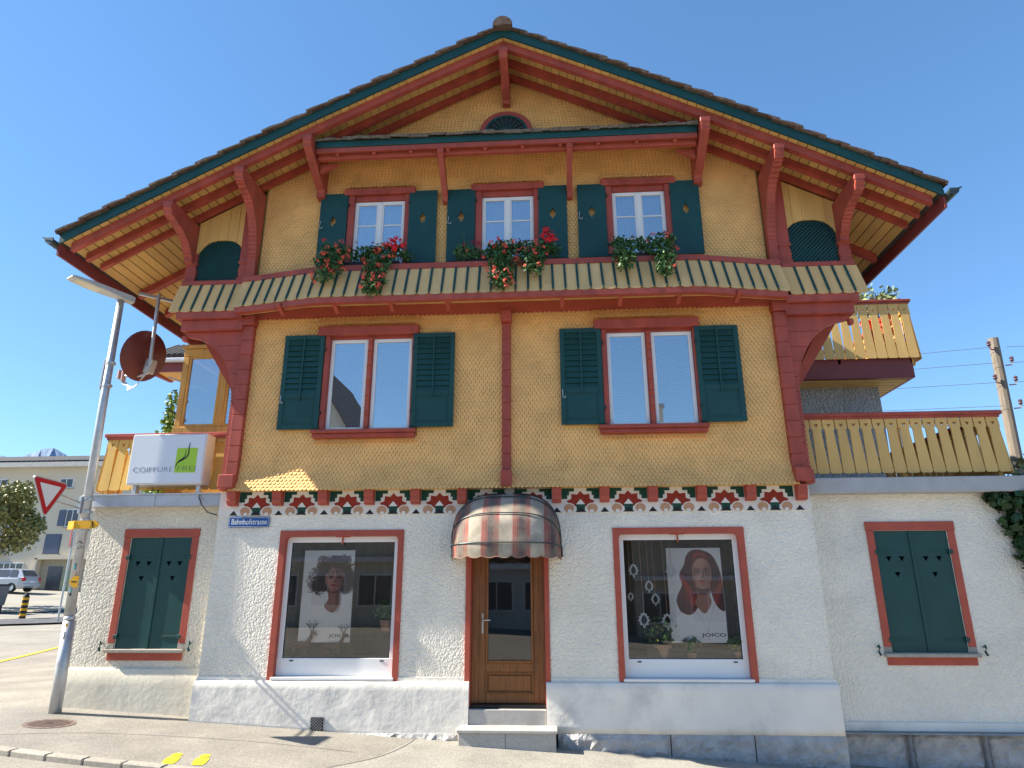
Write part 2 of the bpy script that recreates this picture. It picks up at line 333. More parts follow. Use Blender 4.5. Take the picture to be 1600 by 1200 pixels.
# asphalt repair patch and seams
def sheet(pts, mat, name, parent, dz, sub=3):
    pts = [Vector((p[0], p[1], 0)) for p in pts]; bm = bmesh.new(); f = bm.faces.new([bm.verts.new(p) for p in pts])
    bmesh.ops.triangulate(bm, faces=bm.faces[:]); bmesh.ops.subdivide_edges(bm, edges=bm.edges[:], cuts=sub, use_grid_fill=True)
    for v in bm.verts: v.co.z = gz(v.co.x, v.co.y)+dz
    me = bpy.data.meshes.new(name); bm.to_mesh(me); bm.free(); me.materials.append(mat); return link(name, me, parent)
m_patch = M('newer_asphalt_patch', (.31,.29,.25), .9, speck=.3, var=.16, vscale=2, bump=.5, bscale=150, bdist=.006, dirt=(.27,.25,.23), dscale=1, dlo=.5, dhi=.8, spec=.2)
sheet([(-1.95,-2.3),(-1.3,-1.3),(-1.05,-.12),(2.6,-.12),(7.5,-.12),(7.5,-2.4)], m_patch, 'asphalt_patch', pave, .004)
m_seam = M('tar_seam', (.165,.152,.135), .9)
def strip(pts, wd, mat, name, parent, dz, n=5):
    P = curve_pts([(p[0], p[1], 0) for p in pts], n); b = MB(); vs = []
    for i, p in enumerate(P):
        d = (P[min(i+1,len(P)-1)]-P[max(i-1,0)]).normalized(); nrm = Vector((-d.y, d.x, 0))
        for sg in (-1, 1):
            q = p+nrm*wd/2*sg; vs.append((q.x, q.y, gz(q.x, q.y)+dz))
    b.add(vs, [(2*i, 2*i+1, 2*i+3, 2*i+2) for i in range(len(P)-1)]); return b.build(name, mat, parent)
strip([(-1.95,-2.35),(-1.62,-1.8),(-1.3,-1.3),(-1.12,-.7),(-1.05,-.1)], .016, m_seam, 'seam', pave, .007)
strip([(-6.2,-1.75),(-5.2,-1.2),(-4.2,-1.0),(-2.9,-.95),(-1.6,-1.1)], .012, m_seam, 'seam', pave, .005)
strip([(-12,3.5),(-9.5,1.6),(-7.4,.2)], .02, m_seam, 'seam', pave, .005)
# kerb stones along the edge in view
P = curve_pts([(x, y, 0) for x, y in KL], 6); acc = 0; P2 = [P[0]]
for i in range(1, len(P)):
    P2.append(P[i])
L_ = np.cumsum([0]+[(P2[i]-P2[i-1]).length for i in range(1, len(P2))]); step = .46; kme = None
kb = tag(link('kerb', MB().box(-.01,.01,-.01,.01,-.01,.01).mesh('kerb', m_kerb), None, (-3.4,-2.3,gz(-3.4,-2.3)-.2)), kind='structure')
kme = MB().box(-step/2+.006, step/2-.006, -.065, .065, -.12, .014, c=.012).mesh('kerb_stone', m_kerb)
for k in range(int(L_[-1]/step)):
    s = (k+.5)*step; i = int(np.searchsorted(L_, s)); i = min(max(i,1), len(P2)-1); t = (s-L_[i-1])/max(L_[i]-L_[i-1], 1e-6); p = P2[i-1].lerp(P2[i], t); d = P2[i]-P2[i-1]
    if p.x > 9 or p.y > 5: continue
    sl = (gz(p.x+d.normalized().x*.2, p.y+d.normalized().y*.2)-gz(p.x-d.normalized().x*.2, p.y-d.normalized().y*.2))/.4
    o = link('kerb_stone', kme, kb, (p.x, p.y-.03, gz(p.x, p.y)+random.uniform(-.003,.003)), (0, -math.atan(sl), math.atan2(d.y, d.x)+PI))
    if abs(d.x) > 0: o.rotation_euler = Matrix.Rotation(math.atan2(d.y, d.x), 4, 'Z').to_euler(); o.rotation_euler.y = -math.atan(sl)
# far street: yellow edge line, cobbled strip, lit forecourt
strip([(-11.9,4.6),(-12.3,6.0),(-13.8,10.2),(-16,16),(-19,23)], .14, m_yline, 'edge_line', pave, .012)
b = strip([(-40,11),(-24,19),(-20.5,27),(-19,36)], 3.2, m_cob, 'cobbled_strip', None, .03); tag(b, kind='structure')
m_fore = M('forecourt_asphalt', (.30,.28,.24), .9, var=.15, vscale=.6, bump=.3, bscale=60, bdist=.006, dirt=(.26,.25,.23), dscale=.3)
b = MB(); q = [(-70,18),(-30,22),(-26,26),(-22,60),(-70,60)]
fc = sheet(q, m_fore, 'forecourt', None, .015, sub=9); tag(fc, kind='structure')
strip([(-60,14),(-34,22.5),(-27,26.5),(-24.5,33),(-23,42)], .22, m_yline, 'edge_line', fc, .03)
# mountain
b = MB(); gx = np.linspace(-2900, -1300, 90); vs = []; ny = 5
base = np.interp(gx, [-2900,-2600,-2400,-2293,-2230,-2110,-2060,-1985,-1940,-1800,-1500,-1300], [455,500,530,548,535,575,570,528,505,470,400,330])
base = base+np.convolve(rng.normal(size=94)*9, np.ones(5)/5, 'valid')
for j in range(ny):
    f = j/(ny-1)
    for i, x in enumerate(gx): k_ = (2610+f*500)/2610; vs.append((x*k_, 2600+f*500+(rng.normal()*25 if f < 1 else 0), base[i]*k_*f*(.97 if f < 1 else 1)))
b.add(vs, [(j*90+i, j*90+i+1, (j+1)*90+i+1, (j+1)*90+i) for j in range(ny-1) for i in range(89)])
m_mtn = M('haze_tinted_forest_rock', (.20,.28,.41), .95, var=.35, vscale=.02, detail=8)  # distance haze is put into the base colour as a blue-grey tint
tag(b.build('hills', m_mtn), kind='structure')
# ================================================================ the chalet
H = thing('chalet_house', (.16, 0, -.3), 'ochre shingled chalet with oxblood woodwork, bottle green shutters and white roughcast ground floor', 'house')
XC = .165; XL, XR = -6.9, 6.715
def zr(x): d = abs(x-XC); return 10.64-.47*d-.0066*d*d
def zs(x): return .47+.0132*abs(x-XC)
HX0, HX1 = -4.236, 4.563
# ---- ground floor walls
sw = [(-3.236,-1.365,.51,2.58), (1.697,3.566,.51,2.58)]; dh = (-.433,.7625,.5,2.36)
b = MB(); wall_holes(b, HX0, HX1, .5, 2.81, [*sw, dh], 0, .16)
b.add([(HX0,0,.5),(HX0,5.9,.5),(HX0,5.9,3.1),(HX0,0,3.1)], [(0,1,2,3)]); b.add([(HX1,0,.5),(HX1,5.9,.5),(HX1,5.9,3.1),(HX1,0,3.1)], [(0,1,2,3)])
b.build('ground_floor_wall', m_stuc, H)
b = MB(); b.box(-4.2, 4.5, 1.6, 1.65, -.6, 3.1); b.box(-4.2, 4.5, 0, 6.2, 3.1, 3.15); b.box(-4.2, 4.5, .01, 1.6, .1, .15); b.box(-.9,-.8,.17,1.6,.1,3.1); b.box(1.1,1.2,.17,1.6,.1,3.1)
b.build('interior', m_room, H)
# lit edge strip above plinth, plinth left and right of the door
b = MB()
for (x0, x1) in ((HX0-.012,-.43), (.765,HX1+.012)): b.box(x0, x1, -.014, .05, .498, .56)
b.build('base_band', m_plin, H)
def plinth(x0, x1, zb, name):
    b = MB(); nx = int((x1-x0)/.09); nz = 7; g = np.random.default_rng(int(x0*10)+50)
    prof = [(0,.515),(-.055,.508),(-.066,.495)]
    vs = []
    xs = np.linspace(x0, x1, nx+1)
    for x in xs:
        zb_ = zb if zb is not None else gz(x, 0)-.06
        col = [(x,.1,.518)]+[(x, y, z) for y, z in prof]
        for k in range(1, nz+1):
            z = .495+(zb_-.495)*k/nz; col.append((x, -.066+g.normal()*.0022-.012*k/nz, z))
        col.append((x,.1,zb_)); vs += col
    m = len(prof)+nz+2
    b.add(vs, [(i*m+j, i*m+j+1, (i+1)*m+j+1, (i+1)*m+j) for i in range(nx) for j in range(m-1)])
    for i in (0, nx): b.add(vs[i*m:(i+1)*m], [tuple(range(m))])
    return b.build(name, m_plin, H, smooth=True)
plinth(-4.262, -.365, None, 'plinth'); plinth(.70, 4.585, -.112, 'plinth')
quick('plinth_side', m_plin, H, (-4.262,-4.255,.12,5.9,-.3,.51), (4.575,4.585,.12,5.9,-.7,.51))
# quarry faced base stones
def stones(xs, z1, y, name='base_stone', parent=None, seed=3):
    g = np.random.default_rng(seed)
    for x0, x1 in zip(xs[:-1], xs[1:]):
        x0 += .007; x1 -= .007; n = max(3, int((x1-x0)/.065)); zb = min(gz(x0, y), gz(x1, y))-.08; k = max(3, int((z1-zb)/.06)); b = MB(); vs = []
        for i in range(n+1):
            for j in range(k+1):
                e = 0 if i in (0, n) or j in (0, k) else .022+.05*g.random()*(.4+.6*g.random())
                vs.append((x0+(x1-x0)*i/n+(0 if i in (0,n) else g.normal()*.008), y-e, zb+(z1-zb)*j/k+(0 if j in (0,k) else g.normal()*.008)))
        b.add(vs, [(i*(k+1)+j, (i+1)*(k+1)+j, (i+1)*(k+1)+j+1, i*(k+1)+j+1) for i in range(n) for j in range(k)])
        b.add([(x0,y,z1),(x1,y,z1),(x1,.1,z1),(x0,.1,z1),(x0,y,zb),(x1,y,zb),(x1,.1,zb),(x0,.1,zb)], [(0,1,2,3),(1,5,6,2),(0,3,7,4)])
        b.build(name, m_stone, parent or H)
stones([.84,2.33,3.42,4.60], -.114, -.075); stones([-2.25,-1.35,-.5], -.13, -.10, seed=8)
# ---- frieze
b = MB(); b.box(HX0, HX1, -.012, .05, 2.81, 3.165); b.build('frieze_panel', m_frie, H)
zz = lambda py: 3.16-(py-265)*.0027
def fr(pts, xc, y, sx=1): return [(xc+sx*p[0]*.002857, zz(p[1])) for p in pts]
for k in range(12):
    xc = -3.65+.7*k; b = MB()
    for sx in (-1, 1):
        b.mi = 0; b.prism(fr([(97,265),(32,265),(32,282),(58,282),(58,303),(68,303),(68,323),(97,323)], xc, 0, sx), 'y', -.0155, -.011)
        c = [(60+27*math.cos(t), 373+24*math.sin(t)) for t in np.linspace(0, 2*PI, 22)[:-1]]
        b.mi = 4; b.prism(fr([(60+1.2*(q[0]-60), min(373+1.2*(q[1]-373), 394)) for q in c], xc, 0, sx), 'y', -.0182, -.011); b.mi = 2; b.prism(fr(c, xc, 0, sx), 'y', -.0190, -.011)
        c = [(53+11*math.cos(t)-9*0, 389+10*math.sin(t)) for t in np.linspace(0, 2*PI, 12)[:-1]]
        b.mi = 4; b.prism(fr([(x+ (4 if sx > 0 else 4), y) for x, y in c], xc, 0, sx), 'y', -.0198, -.0145)
        if k == 0 and sx < 0 or sx > 0: b.mi = 3; b.prism(fr([(101,394),(122.5,368),(144,394)], xc, 0, sx), 'y', -.0155, -.011)
        for (tx, ty, wd) in ((-46,296,21),(-72,334,18)):
            d = Vector((tx, ty-352)); nn_ = Vector((-d.y, d.x)).normalized(); P0 = Vector((0,352))
            pl = [P0+d*t+nn_*wd*q for t, q in ((0,.5),(.35,1),(.7,.95),(1,0),(.7,-.95),(.35,-1),(0,-.5))]
            b.mi = 1; b.prism(fr([(p.x, p.y) for p in pl], xc, 0, sx), 'y', -.0158-(.0007 if tx == -46 else 0)-(.0003 if sx > 0 else 0), -.011)
    b.mi = 1; b.prism(fr([(-14,352),(-23,322),(-16,298),(0,280),(16,298),(23,322),(14,352)], xc, 0), 'y', -.0172, -.011)
    b.mi = 0; b.prism(fr([(-24,350),(24,350),(20,385),(-20,385)], xc, 0), 'y', -.0178, -.011)
    b.mi = 4; b.prism(fr([(-23,352),(0,324),(23,352)], xc, 0), 'y', -.0201, -.011)
    b.mi = 3; b.prism(fr([(-29,394),(0,368),(29,394)], xc, 0), 'y', -.0205, -.011)
    b.build('painted_motif', [m_fgrn, m_fred, m_tan, m_black, m_frie], H)
cp = [(.0,3.163),(-.165,3.163),(-.165,3.075),(-.145,3.06),(-.15,3.02),(-.14,2.985),(-.12,2.965),(-.125,2.95),(0,2.945)]
for k in range(13):
    x = -4.0+.7*k+(.0 if k < 12 else .02)
    if k == 6: quick('corbel', m_stone, H, (x-.055, x+.055, -.06, 0, 3.07, 3.163)); continue
    b = MB(); b.prism(cp, 'x', x-.068, x+.068); b.build('corbel', m_red2, H)
# ---- shingled walls
WX0, WX1 = -4.06, 4.385
def yflare(z): return -.035 if z > 3.62 else -.035-.165*((3.62-z)/.46)**1.7
w1 = [(-2.84+dx, -1.24+dx, 3.98, 5.80) for dx in (0, 4.424)]; w1h = [(-2.70+dx, -1.345+dx, 4.09, 5.66) for dx in (0, 4.424)]
W2C = (-2.026, .18, 2.383); w2h = [(c-.47, c+.47, 6.82, 8.18) for c in W2C]; w2 = [(c-.6, c+.6, 6.5, 8.37) for c in W2C]
b = MB(); wall_holes(b, WX0, WX1, 3.62, 6.45, w1h, -.02, .14)
for z0, z1 in zip(np.linspace(3.16,3.62,7)[:-1], np.linspace(3.16,3.62,7)[1:]):
    b.add([(WX0,yflare(z0)+.015,z0),(WX1,yflare(z0)+.015,z0),(WX1,yflare(z1)+.015,z1),(WX0,yflare(z1)+.015,z1)], [(0,1,2,3)])
b.box(WX0, WX1, -.19, .1, 3.164, 3.172)
wall_holes(b, WX0, WX1, 6.45, 8.45, w2h, -.02, .14)
gp = [(WX0,8.45),(WX1,8.45),(WX1,zr(WX1)+.01)]+[(x, zr(x)+.01) for x in np.linspace(WX1,WX0,9)[1:-1]]+[(WX0,zr(WX0)+.01)]
b.fan(gp, 'y', -.02)
for X in (WX0-.02, WX1+.02): b.add([(X,-.02,3.1),(X,5.9,3.1),(X,5.9,zr(X)),(X,-.02,zr(X))], [(0,1,2,3)])
b.add([(-4.2,5.9,-.6),(4.5,5.9,-.6),(4.5,5.9,8.4),(.16,5.9,10.64),(-4.2,5.9,8.4)], [(0,1,2,3,4)])
b.build('upper_wall', m_yel, H)
def shingles(rows, name, hole=lambda x, z: False, wid=.064):
    """rows: (z_bottom, z_step, x0, x1, y_bottom, y_top)"""
    V = []; F = []; g = rng; r_ = 0
    for (z, st, x0, x1, yb, yt) in rows:
        n = int(round((x1-x0)/wid)); ww = (x1-x0)/n; off = (r_ % 2)*.5; r_ += 1
        for i in range(-1, n+1):
            xa = x0+(i+off)*ww; xb = xa+ww
            if xa < x0-1e-6: xa = x0
            if xb > x1+1e-6: xb = x1
            if xb-xa < ww*.3: continue
            xm = (xa+xb)/2
            if hole(xm, z+st*.5): continue
            a, c = xa+.003, xb-.003; q = (c-a); t = g.normal()*.0025; zb = z+g.normal()*.0022; y0 = yb+t; top = z+st*1.35
            fy = lambda zz_: y0+(yt-y0)*(zz_-zb)/(top-zb)
            P = [(a,top),(c,top),(c,zb+.027),(c-q*.2,zb+.009),(xm,zb),(a+q*.2,zb+.009),(a,zb+.027)]
            k = len(V); V += [(x, fy(zc), zc) for x, zc in P]; V += [(x, fy(zc)+.012, zc) for x, zc in P[2:]]
            F += [tuple(k+j for j in (0,1,2,3,4,5,6))]+[(k+2+j, k+7+j, k+8+j, k+3+j) for j in range(4)]
    b = MB(); b.v = V; b.f = F; b.m = [0]*len(F)
    me = bpy.data.meshes.new(name); me.from_pydata([tuple(Vector(p)-org(H)) for p in V], [], F); me.materials.append(m_shin)
    return tag(link(name, me, H), kind='stuff')
rows = []; z = 3.15
while z < 6.03:
    st = .052; rows.append((z, st, WX0+.08, WX1-.05, yflare(z)-.012, yflare(z+st*1.35)+.004)); z += st
inr = lambda hs: (lambda x, z: any(h[0] < x < h[1] and h[2] < z < h[3] for h in hs))
shingles(rows, 'lower_shingles', inr(w1))
rows = []; z = 6.55
while z < 10.5:
    zt = z+.06; x0 = WX0+.02; x1 = WX1-.02
    if zr(x0) < zt: x0 = XC-(math.sqrt(.47**2+4*.0066*(10.64-zt))-.47)/(2*.0066)
    if zr(x1) < zt: x1 = XC+(math.sqrt(.47**2+4*.0066*(10.64-zt))-.47)/(2*.0066)
    if x1-x0 > .2: rows.append((z, .052, x0, x1, -.047, -.031))
    z += .052
shingles(rows, 'upper_shingles', inr(w2))
# little flared shingle hoods over the windows
def hood(x0, x1, z0, n, dy, name='shingle_hood'):
    rs = []
    for k in range(n):
        f = 1-k/n; rs.append((z0+k*.042, .042, x0+.02*k, x1-.02*k, -.05-dy*f**1.3-.008, -.05-dy*max(0,(f-1.3/n))**1.3))
    return shingles(rs, name)
for dx in (0, 4.424): hood(-2.95+dx, -1.17+dx, 5.80, 5, .20); hood(-2.86+dx, -1.23+dx, 3.90, 1, .03)
for c in W2C: hood(c-.64, c+.64, 8.375, 4, .11)
# ---- first floor windows
def pane_set(win, x0, x1, z0, z1, y, fw, bars=(), gm=None, fmat=None, name='sash'):
    b = MB(); y0, y1 = y-.025, y+.025
    b.box(x0, x1, y0, y1, z1-fw, z1, .006); b.box(x0, x1, y0, y1, z0, z0+fw*1.15, .006); b.box(x0, x0+fw, y0, y1, z0+fw*1.15, z1-fw, .006); b.box(x1-fw, x1, y0, y1, z0+fw*1.15, z1-fw, .006)
    s = b.build(name, fmat or m_whit, win)
    for zb in bars: quick('glazing_bar', fmat or m_whit, win, (x0+fw, x1-fw, y-.012, y+.012, zb-.012, zb+.012), c=.003)
    b = MB(); b.box(x0+fw-.005, x1-fw+.005, y-.003, y+.003, z0+fw, z1-fw+.005); b.build('pane', gm or m_g_up, win)
    return s
def shutter_louvred(x0, x1, z0, z1, hook=False):
    y0, y1 = -.125, -.085; b = MB(); f = .075; zm = z0+.50
    for q in ((x0,x0+f,z0,z1),(x1-f,x1,z0,z1),(x0+f,x1-f,z1-.07,z1),(x0+f,x1-f,zm,zm+.075),(x0+f,x1-f,z0,z0+.075)): b.box(q[0], q[1], y0, y1, q[2], q[3], .005)
    b.box(x0+f, x1-f, -.112, -.092, z0+.075, zm); b.box(x0+f+.03, x1-f-.03, -.119, -.105, z0+.105, zm-.03, .006)
    b.box((x0+x1)/2-.014, (x0+x1)/2+.014, y0-.016, y0-.002, zm-.03, z1-.02, .004)
    sh = b.build('shutter', m_grn, H); n = 10; za, ze = zm+.075, z1-.07; d = (ze-za)/n
    for k in range(n):
        b = MB(); b.obox(((x0+x1)/2, -.106, za+(k+.5)*d), (1,0,0), (0,1,0), (0,0,1), (x1-x0)/2-f, .008, d*.56, .003)
        zc = za+(k+.5)*d
        b.v = [(p[0], p[1]+(p[2]-zc)*.28, p[2]) for p in b.v]; b.build('slat', m_grn, sh)
    b = MB()
    for zc in (z0+.26, z1-.25): xx = x1 if hook != 'r' else x0; b.box(xx-.012, xx+.03, -.13, -.09, zc-.03, zc+.03, .006)
    b.tube([((x1 if hook != 'r' else x0),-.12,z0-.03),((x1 if hook != 'r' else x0),-.12,z0+.02)], .013)
    b.build('hinge', m_iron, sh)
    if hook is True:
        b = MB(); b.tube([(x0+.03,-.14,z0+.55),(x0+.03,-.15,z0+.42),(x0+.06,-.16,z0+.41),(x0+.07,-.16,z0+.44)], .007, 6); b.build('shutter_hook', m_galv, sh)
def win1(dx):
    X = lambda v: v+dx
    b = MB(); b.box(X(-2.88), X(-1.25), -.16, -.03, 5.655, 5.80, .008); b.box(X(-2.77), X(-2.69), -.10, .02, 4.08, 5.655, .006); b.box(X(-1.35), X(-1.29), -.10, .02, 4.08, 5.655, .006)
    b.box(X(-2.69), X(-1.35), -.05, .02, 5.61, 5.66, .006); b.box(X(-2.70), X(-2.685), -.06, .03, 4.08, 5.655)
    win = b.build('window', m_red, H)
    quick('sill', m_red, win, (X(-2.86), X(-1.23), -.20, -.02, 4.03, 4.085), (X(-2.84), X(-1.25), -.155, -.03, 3.965, 4.028), c=.008)
    # turned centre mullion
    b = MB(); xm = X(-2.035); b.box(xm-.045, xm+.045, -.03, .04, 4.085, 5.61)
    pts = [(-.05,4.09)]; z = 4.13
    prof = []
    zs_ = np.linspace(4.10, 5.60, 61)
    for zz_ in zs_:
        t = (zz_-4.10)/1.5*6; fr_ = t % 1; e = .03+.03*abs(math.sin(fr_*PI))**.6; e = .072 if fr_ < .12 or fr_ > .9 else e
        prof.append((-.03-e, zz_))
    b.prism([(-.03,4.10)]+prof+[(-.03,5.60)], 'x', xm-.03, xm+.03); b.build('mullion', m_red2, win)
    pane_set(win, X(-2.685), X(-2.08), 4.085, 5.61, 0, .055); pane_set(win, X(-1.99), X(-1.355), 4.085, 5.61, 0, .055)
    for (a, c) in ((-2.63,-2.135), (-1.935,-1.41)):
        b = MB()
        for k in range(44):
            zc = 4.17+k*.031; b.add([(X(a),.052,zc),(X(c),.052,zc),(X(c),.062,zc+.030),(X(a),.062,zc+.030)], [(0,1,2,3)])
        b.box(X(a), X(c), .045, .07, 5.53, 5.57); b.build('blind', m_blind, win)
    quick('room_back', m_dark, win, (X(-2.9),X(-1.1),.5,.52,3.9,5.9))
win1(0); win1(4.424)
for dx in (0, 4.424): shutter_louvred(-3.425+dx, -2.775+dx, 4.11, 5.67, True); shutter_louvred(-1.325+dx, -.66+dx, 4.115, 5.66, 'r')
# ---- second floor windows
def shutter_solid(x0, x1, z0, z1, hook=None):
    xc, zc = (x0+x1)/2, z0+.72*(z1-z0)-.15
    hp = [(0,.115),(.018,.07),(.03,.055),(.05,.02),(.05,-.02),(.03,-.06),(.012,-.09),(0,-.105)]
    b = MB()
    for s in (-1, 1): b.prism([(xc,z1),(xc+s*(x1-x0)/2,z1),(xc+s*(x1-x0)/2,z0),(xc,z0)]+[(xc+s*p[0], zc+p[1]) for p in reversed(hp)], 'y', -.115, -.085)
    sh = b.build('shutter', m_grn, H)
    b = MB()
    for zz_ in (z0+.22, z1-.22): xx = x1 if hook != 'r' else x0; b.box(xx-.01, xx+.03, -.125, -.08, zz_-.028, zz_+.028, .006)
    b.build('hinge', m_iron, sh)
    if hook == 'l':
        b = MB(); b.tube([(x0+.03,-.13,zc+.0),(x0+.02,-.14,zc-.13),(x0+.06,-.15,zc-.15),(x0+.075,-.15,zc-.12)], .007, 6); b.build('shutter_hook', m_galv, sh)
for i, c in enumerate(W2C):
    b = MB(); b.box(c-.62, c+.62, -.13, -.03, 8.255, 8.37, .008); b.box(c-.55, c-.44, -.09, .02, 6.75, 8.255, .006); b.box(c+.44, c+.55, -.09, .02, 6.75, 8.255, .006); b.box(c-.44, c+.44, -.06, .02, 8.16, 8.255, .006)
    win = b.build('window', m_red, H)
    quick('sill', m_red, win, (c-.56, c+.56, -.16, .0, 6.70, 6.75), c=.006)
    for x0, x1 in ((c-.44,c-.002),(c+.002,c+.44)): pane_set(win, x0, x1, 6.76, 8.158, 0, .062, bars=(7.28,7.70))
    quick('rail', m_whit, win, (c-.035, c+.035, -.04, -.022, 6.8, 8.13), c=.005)
    for x0, x1 in ((c-.38,c-.06),(c+.06,c+.38)):
        b = MB(); n = 64; vs = []
        for k in range(n+1):
            x = x0+(x1-x0)*k/n; y = .09+.022*math.sin(k*.95+i)+.012*math.sin(k*2.3+1)
            vs += [(x, y, 6.72), (x, .08+.4*(y-.08), 8.03), (x, y*.9, 8.10)]
        b.add(vs, [(3*k+j, 3*k+3+j, 3*k+4+j, 3*k+1+j) for k in range(n) for j in range(2)]); b.build('curtain', m_curt, win, smooth=True)
    quick('room_back', m_dark, win, (c-.7, c+.7, .5, .52, 6.4, 8.4))
    shutter_solid(c-1.025, c-.552, 6.92, 8.285, 'l'); shutter_solid(c+.522, c+1.0, 6.92, 8.29, 'r')
# ---- lunette in the gable
b = MB(); c0 = (.155, 9.42); n = 20
ring = lambda r, a0=0, a1=PI: [(c0[0]+r*math.cos(t), c0[1]+r*.93*math.sin(t)) for t in np.linspace(a0, a1, n)]
o_ = ring(.47); i_ = ring(.385); b.prism(o_+i_[::-1], 'y', -.10, -.03); ln = b.build('lunette', m_red, H)
b = MB(); b.prism(ring(.382), 'y', -.075, -.035); b.build('lunette_back', m_dark, ln)
b = MB(); o_ = ring(.384); i_ = ring(.345); b.prism(o_+i_[::-1], 'y', -.098, -.074)
for k in range(11):
    t = PI*(k+.0)/10; d = Vector((math.cos(t), 0, .93*math.sin(t))); cc = Vector((c0[0], -.088, c0[1])); b.obox(cc+d*.2, d, (0,1,0), d.cross(Vector((0,1,0))), .15, .008, .010)
    if k < 10:
        t2 = PI*(k+.5)/10; p = cc+Vector((math.cos(t2), 0, .93*math.sin(t2)))*.31
        b.tube([p+Vector((.05*math.cos(q), 0, .05*math.sin(q))) for q in np.linspace(t2-PI/2, t2+PI/2, 7)], .011, 5)
b.tube([cc+Vector((.11*math.cos(q), 0, .1*math.sin(q))) for q in np.linspace(0, PI, 9)], .02, 6)
b.build('fan_tracery', m_grn, ln)
# ---- roof
b = MB()
def slope_prism(b, x0, x1, y0, y1, top, bot, n=10):
    xs = np.linspace(x0, x1, n+1); b.prism([(x, zr(x)+bot) for x in xs]+[(x, zr(x)+top) for x in xs[::-1]], 'y', y0, y1)
slope_prism(b, XL-.03, XC, -.965, 6.3, .12, .028); slope_prism(b, XC, XR+.03, -.965, 6.3, .12, .028)
RF = b.build('roof', m_dtile, H)
for (x0, x1) in ((XL, XC), (XC, XR)):
    b = MB(); slope_prism(b, x0, x1, -1.0, -.968, .165, .0); b.build('barge_board', m_grn, RF)
    sg = -1 if x0 < -1 else 1; xe = XL+.13 if sg < 0 else XR-.12
    for k, (y0, y1, dp) in enumerate(((-.89,-.80,.14),(-.535,-.445,.13),(-.175,-.09,.105))):
        b = MB(); a, c = (xe, XC-.001) if sg < 0 else (XC+.001, xe)
        xs = np.linspace(a, c, 11); e = .05 if sg < 0 else -.05
        b.prism([(x, zr(x)-dp) for x in xs]+[(x, zr(x)-.002) for x in xs[::-1]], 'y', y0, y1); rf = b.build('rafter', m_red, RF)
        # raised chamfer stop panels under the rafter, between the brackets
        br = sorted([xe]+[XC+sg*q for q in (0, 3.21, 4.3, 5.4)])
        for p, q in zip(br[:-1], br[1:]):
            if q-p < .3: continue
            m0, m1 = p+.14*(q-p), q-.14*(q-p); xs = np.linspace(m0, m1, 4); b = MB()
            b.prism([(x, zr(x)-dp-.012) for x in xs]+[(x, zr(x)-dp+.01) for x in xs[::-1]], 'y', y0+.025, y1-.025)
            b.build('rafter_moulding', m_red, rf)
    for y in (.92, 1.8, 2.7, 3.6, 4.5, 5.4):
        b = MB(); a, c = (xe, XC-4.1) if sg < 0 else (XC+4.1, xe); xs = np.linspace(a, c, 5); b.prism([(x, zr(x)-.13) for x in xs]+[(x, zr(x)-.002) for x in xs[::-1]], 'y', y, y+.12); b.build('rafter', m_red, RF)
    # soffit boards run front to back
    d_end = abs(xe-XC)+.1; wd = .135; nb = int(d_end/wd); mesh_s = MB().box(-wd*.56+.004, wd*.56-.004, 0, 1.0, 0, .018, .004).mesh('soffit_board', m_soff); mesh_l = MB().box(-wd*.56+.004, wd*.56-.004, 0, 7.2, 0, .018, .004).mesh('soffit_board', m_soff)
    for i in range(nb):
        x = XC+sg*(i+.5)*wd; long_ = abs(x-XC) > 4.2
        link('soffit_board', mesh_l if long_ else mesh_s, RF, (x, -.966, zr(x)+.003), (0, math.atan(zs(x))*sg, 0))
    X = XL-.015 if sg < 0 else XR+.015
    b = MB(); b.box(X-.018, X+.018, -.962, 6.3, zr(X)-.17, zr(X)+.03); b.build('eave_fascia', m_dred, RF)
    # gutter: open half round with a flared front end
    b = MB(); gx = X+sg*.085; gzz = zr(X)+.045; n = 9; sec = [(gx+.075*math.cos(t), gzz+.075*math.sin(t)) for t in np.linspace(PI, 2*PI, n)]
    vs = [(p[0], y, p[1]) for y in (-1.08, 6.3) for p in sec]+[(gx+(p[0]-gx)*.9, y, gzz+(p[1]-gzz)*.9) for y in (-1.08, 6.3) for p in sec]
    for o in (0, 2*n): b.add(vs[o:o+2*n], [(i, i+1, n+i+1, n+i) for i in range(n-1)])
    b.add([(p[0], -1.08, p[1]) for p in sec], [tuple(range(n))])
    b.prism([(gx+sg*.075,gzz+.0),(gx+sg*.12,gzz+.035),(gx+sg*.115,gzz+.05),(gx+sg*.06,gzz+.03),(gx-sg*.06,gzz+.03),(gx-sg*.07,gzz-.03)], 'y', -1.085, -1.06)
    b.build('gutter', m_copp, RF)
    # verge tiles
    n = 20; tm = None
    for i in range(n):
        d = (i+.5)/n*(abs((XL if sg < 0 else XR)-XC)-.02)+.02; x = XC+sg*d; L2 = abs((XL if sg < 0 else XR)-XC)/n*1.12/2*1.24
        if 'tile_me' not in globals():
            tile_me = []
            for q in range(4):
                t = MB(); wv = [(-L2,.0),(-L2*.97,.04),(-L2*.3,.044+.004*q),(L2*.4,.038),(L2,.03),(L2,.012),(0,.010),(-L2*.94,.004)]
                t.prism(wv, 'y', 0, .36); t.box(-L2*1.0, -L2*.86, .0, .05, -.022, .012, .004); tile_me.append(t.mesh('roof_tile', m_tile))
        a = math.atan(zs(x))
        o = link('roof_tile', tile_me[(i*7) % 4], RF, (x, -1.055+rng.normal()*.008, zr(x)+.172), (0, (a-.085)*sg, 0))
        if sg > 0: o.scale = (-1,1,1)
    b = MB(); slope_prism(b, x0-(.04 if sg < 0 else 0), x1+(.04 if sg > 0 else 0), -.72, 6.3, .22, .13); b.build('tile_field', m_tile, RF)
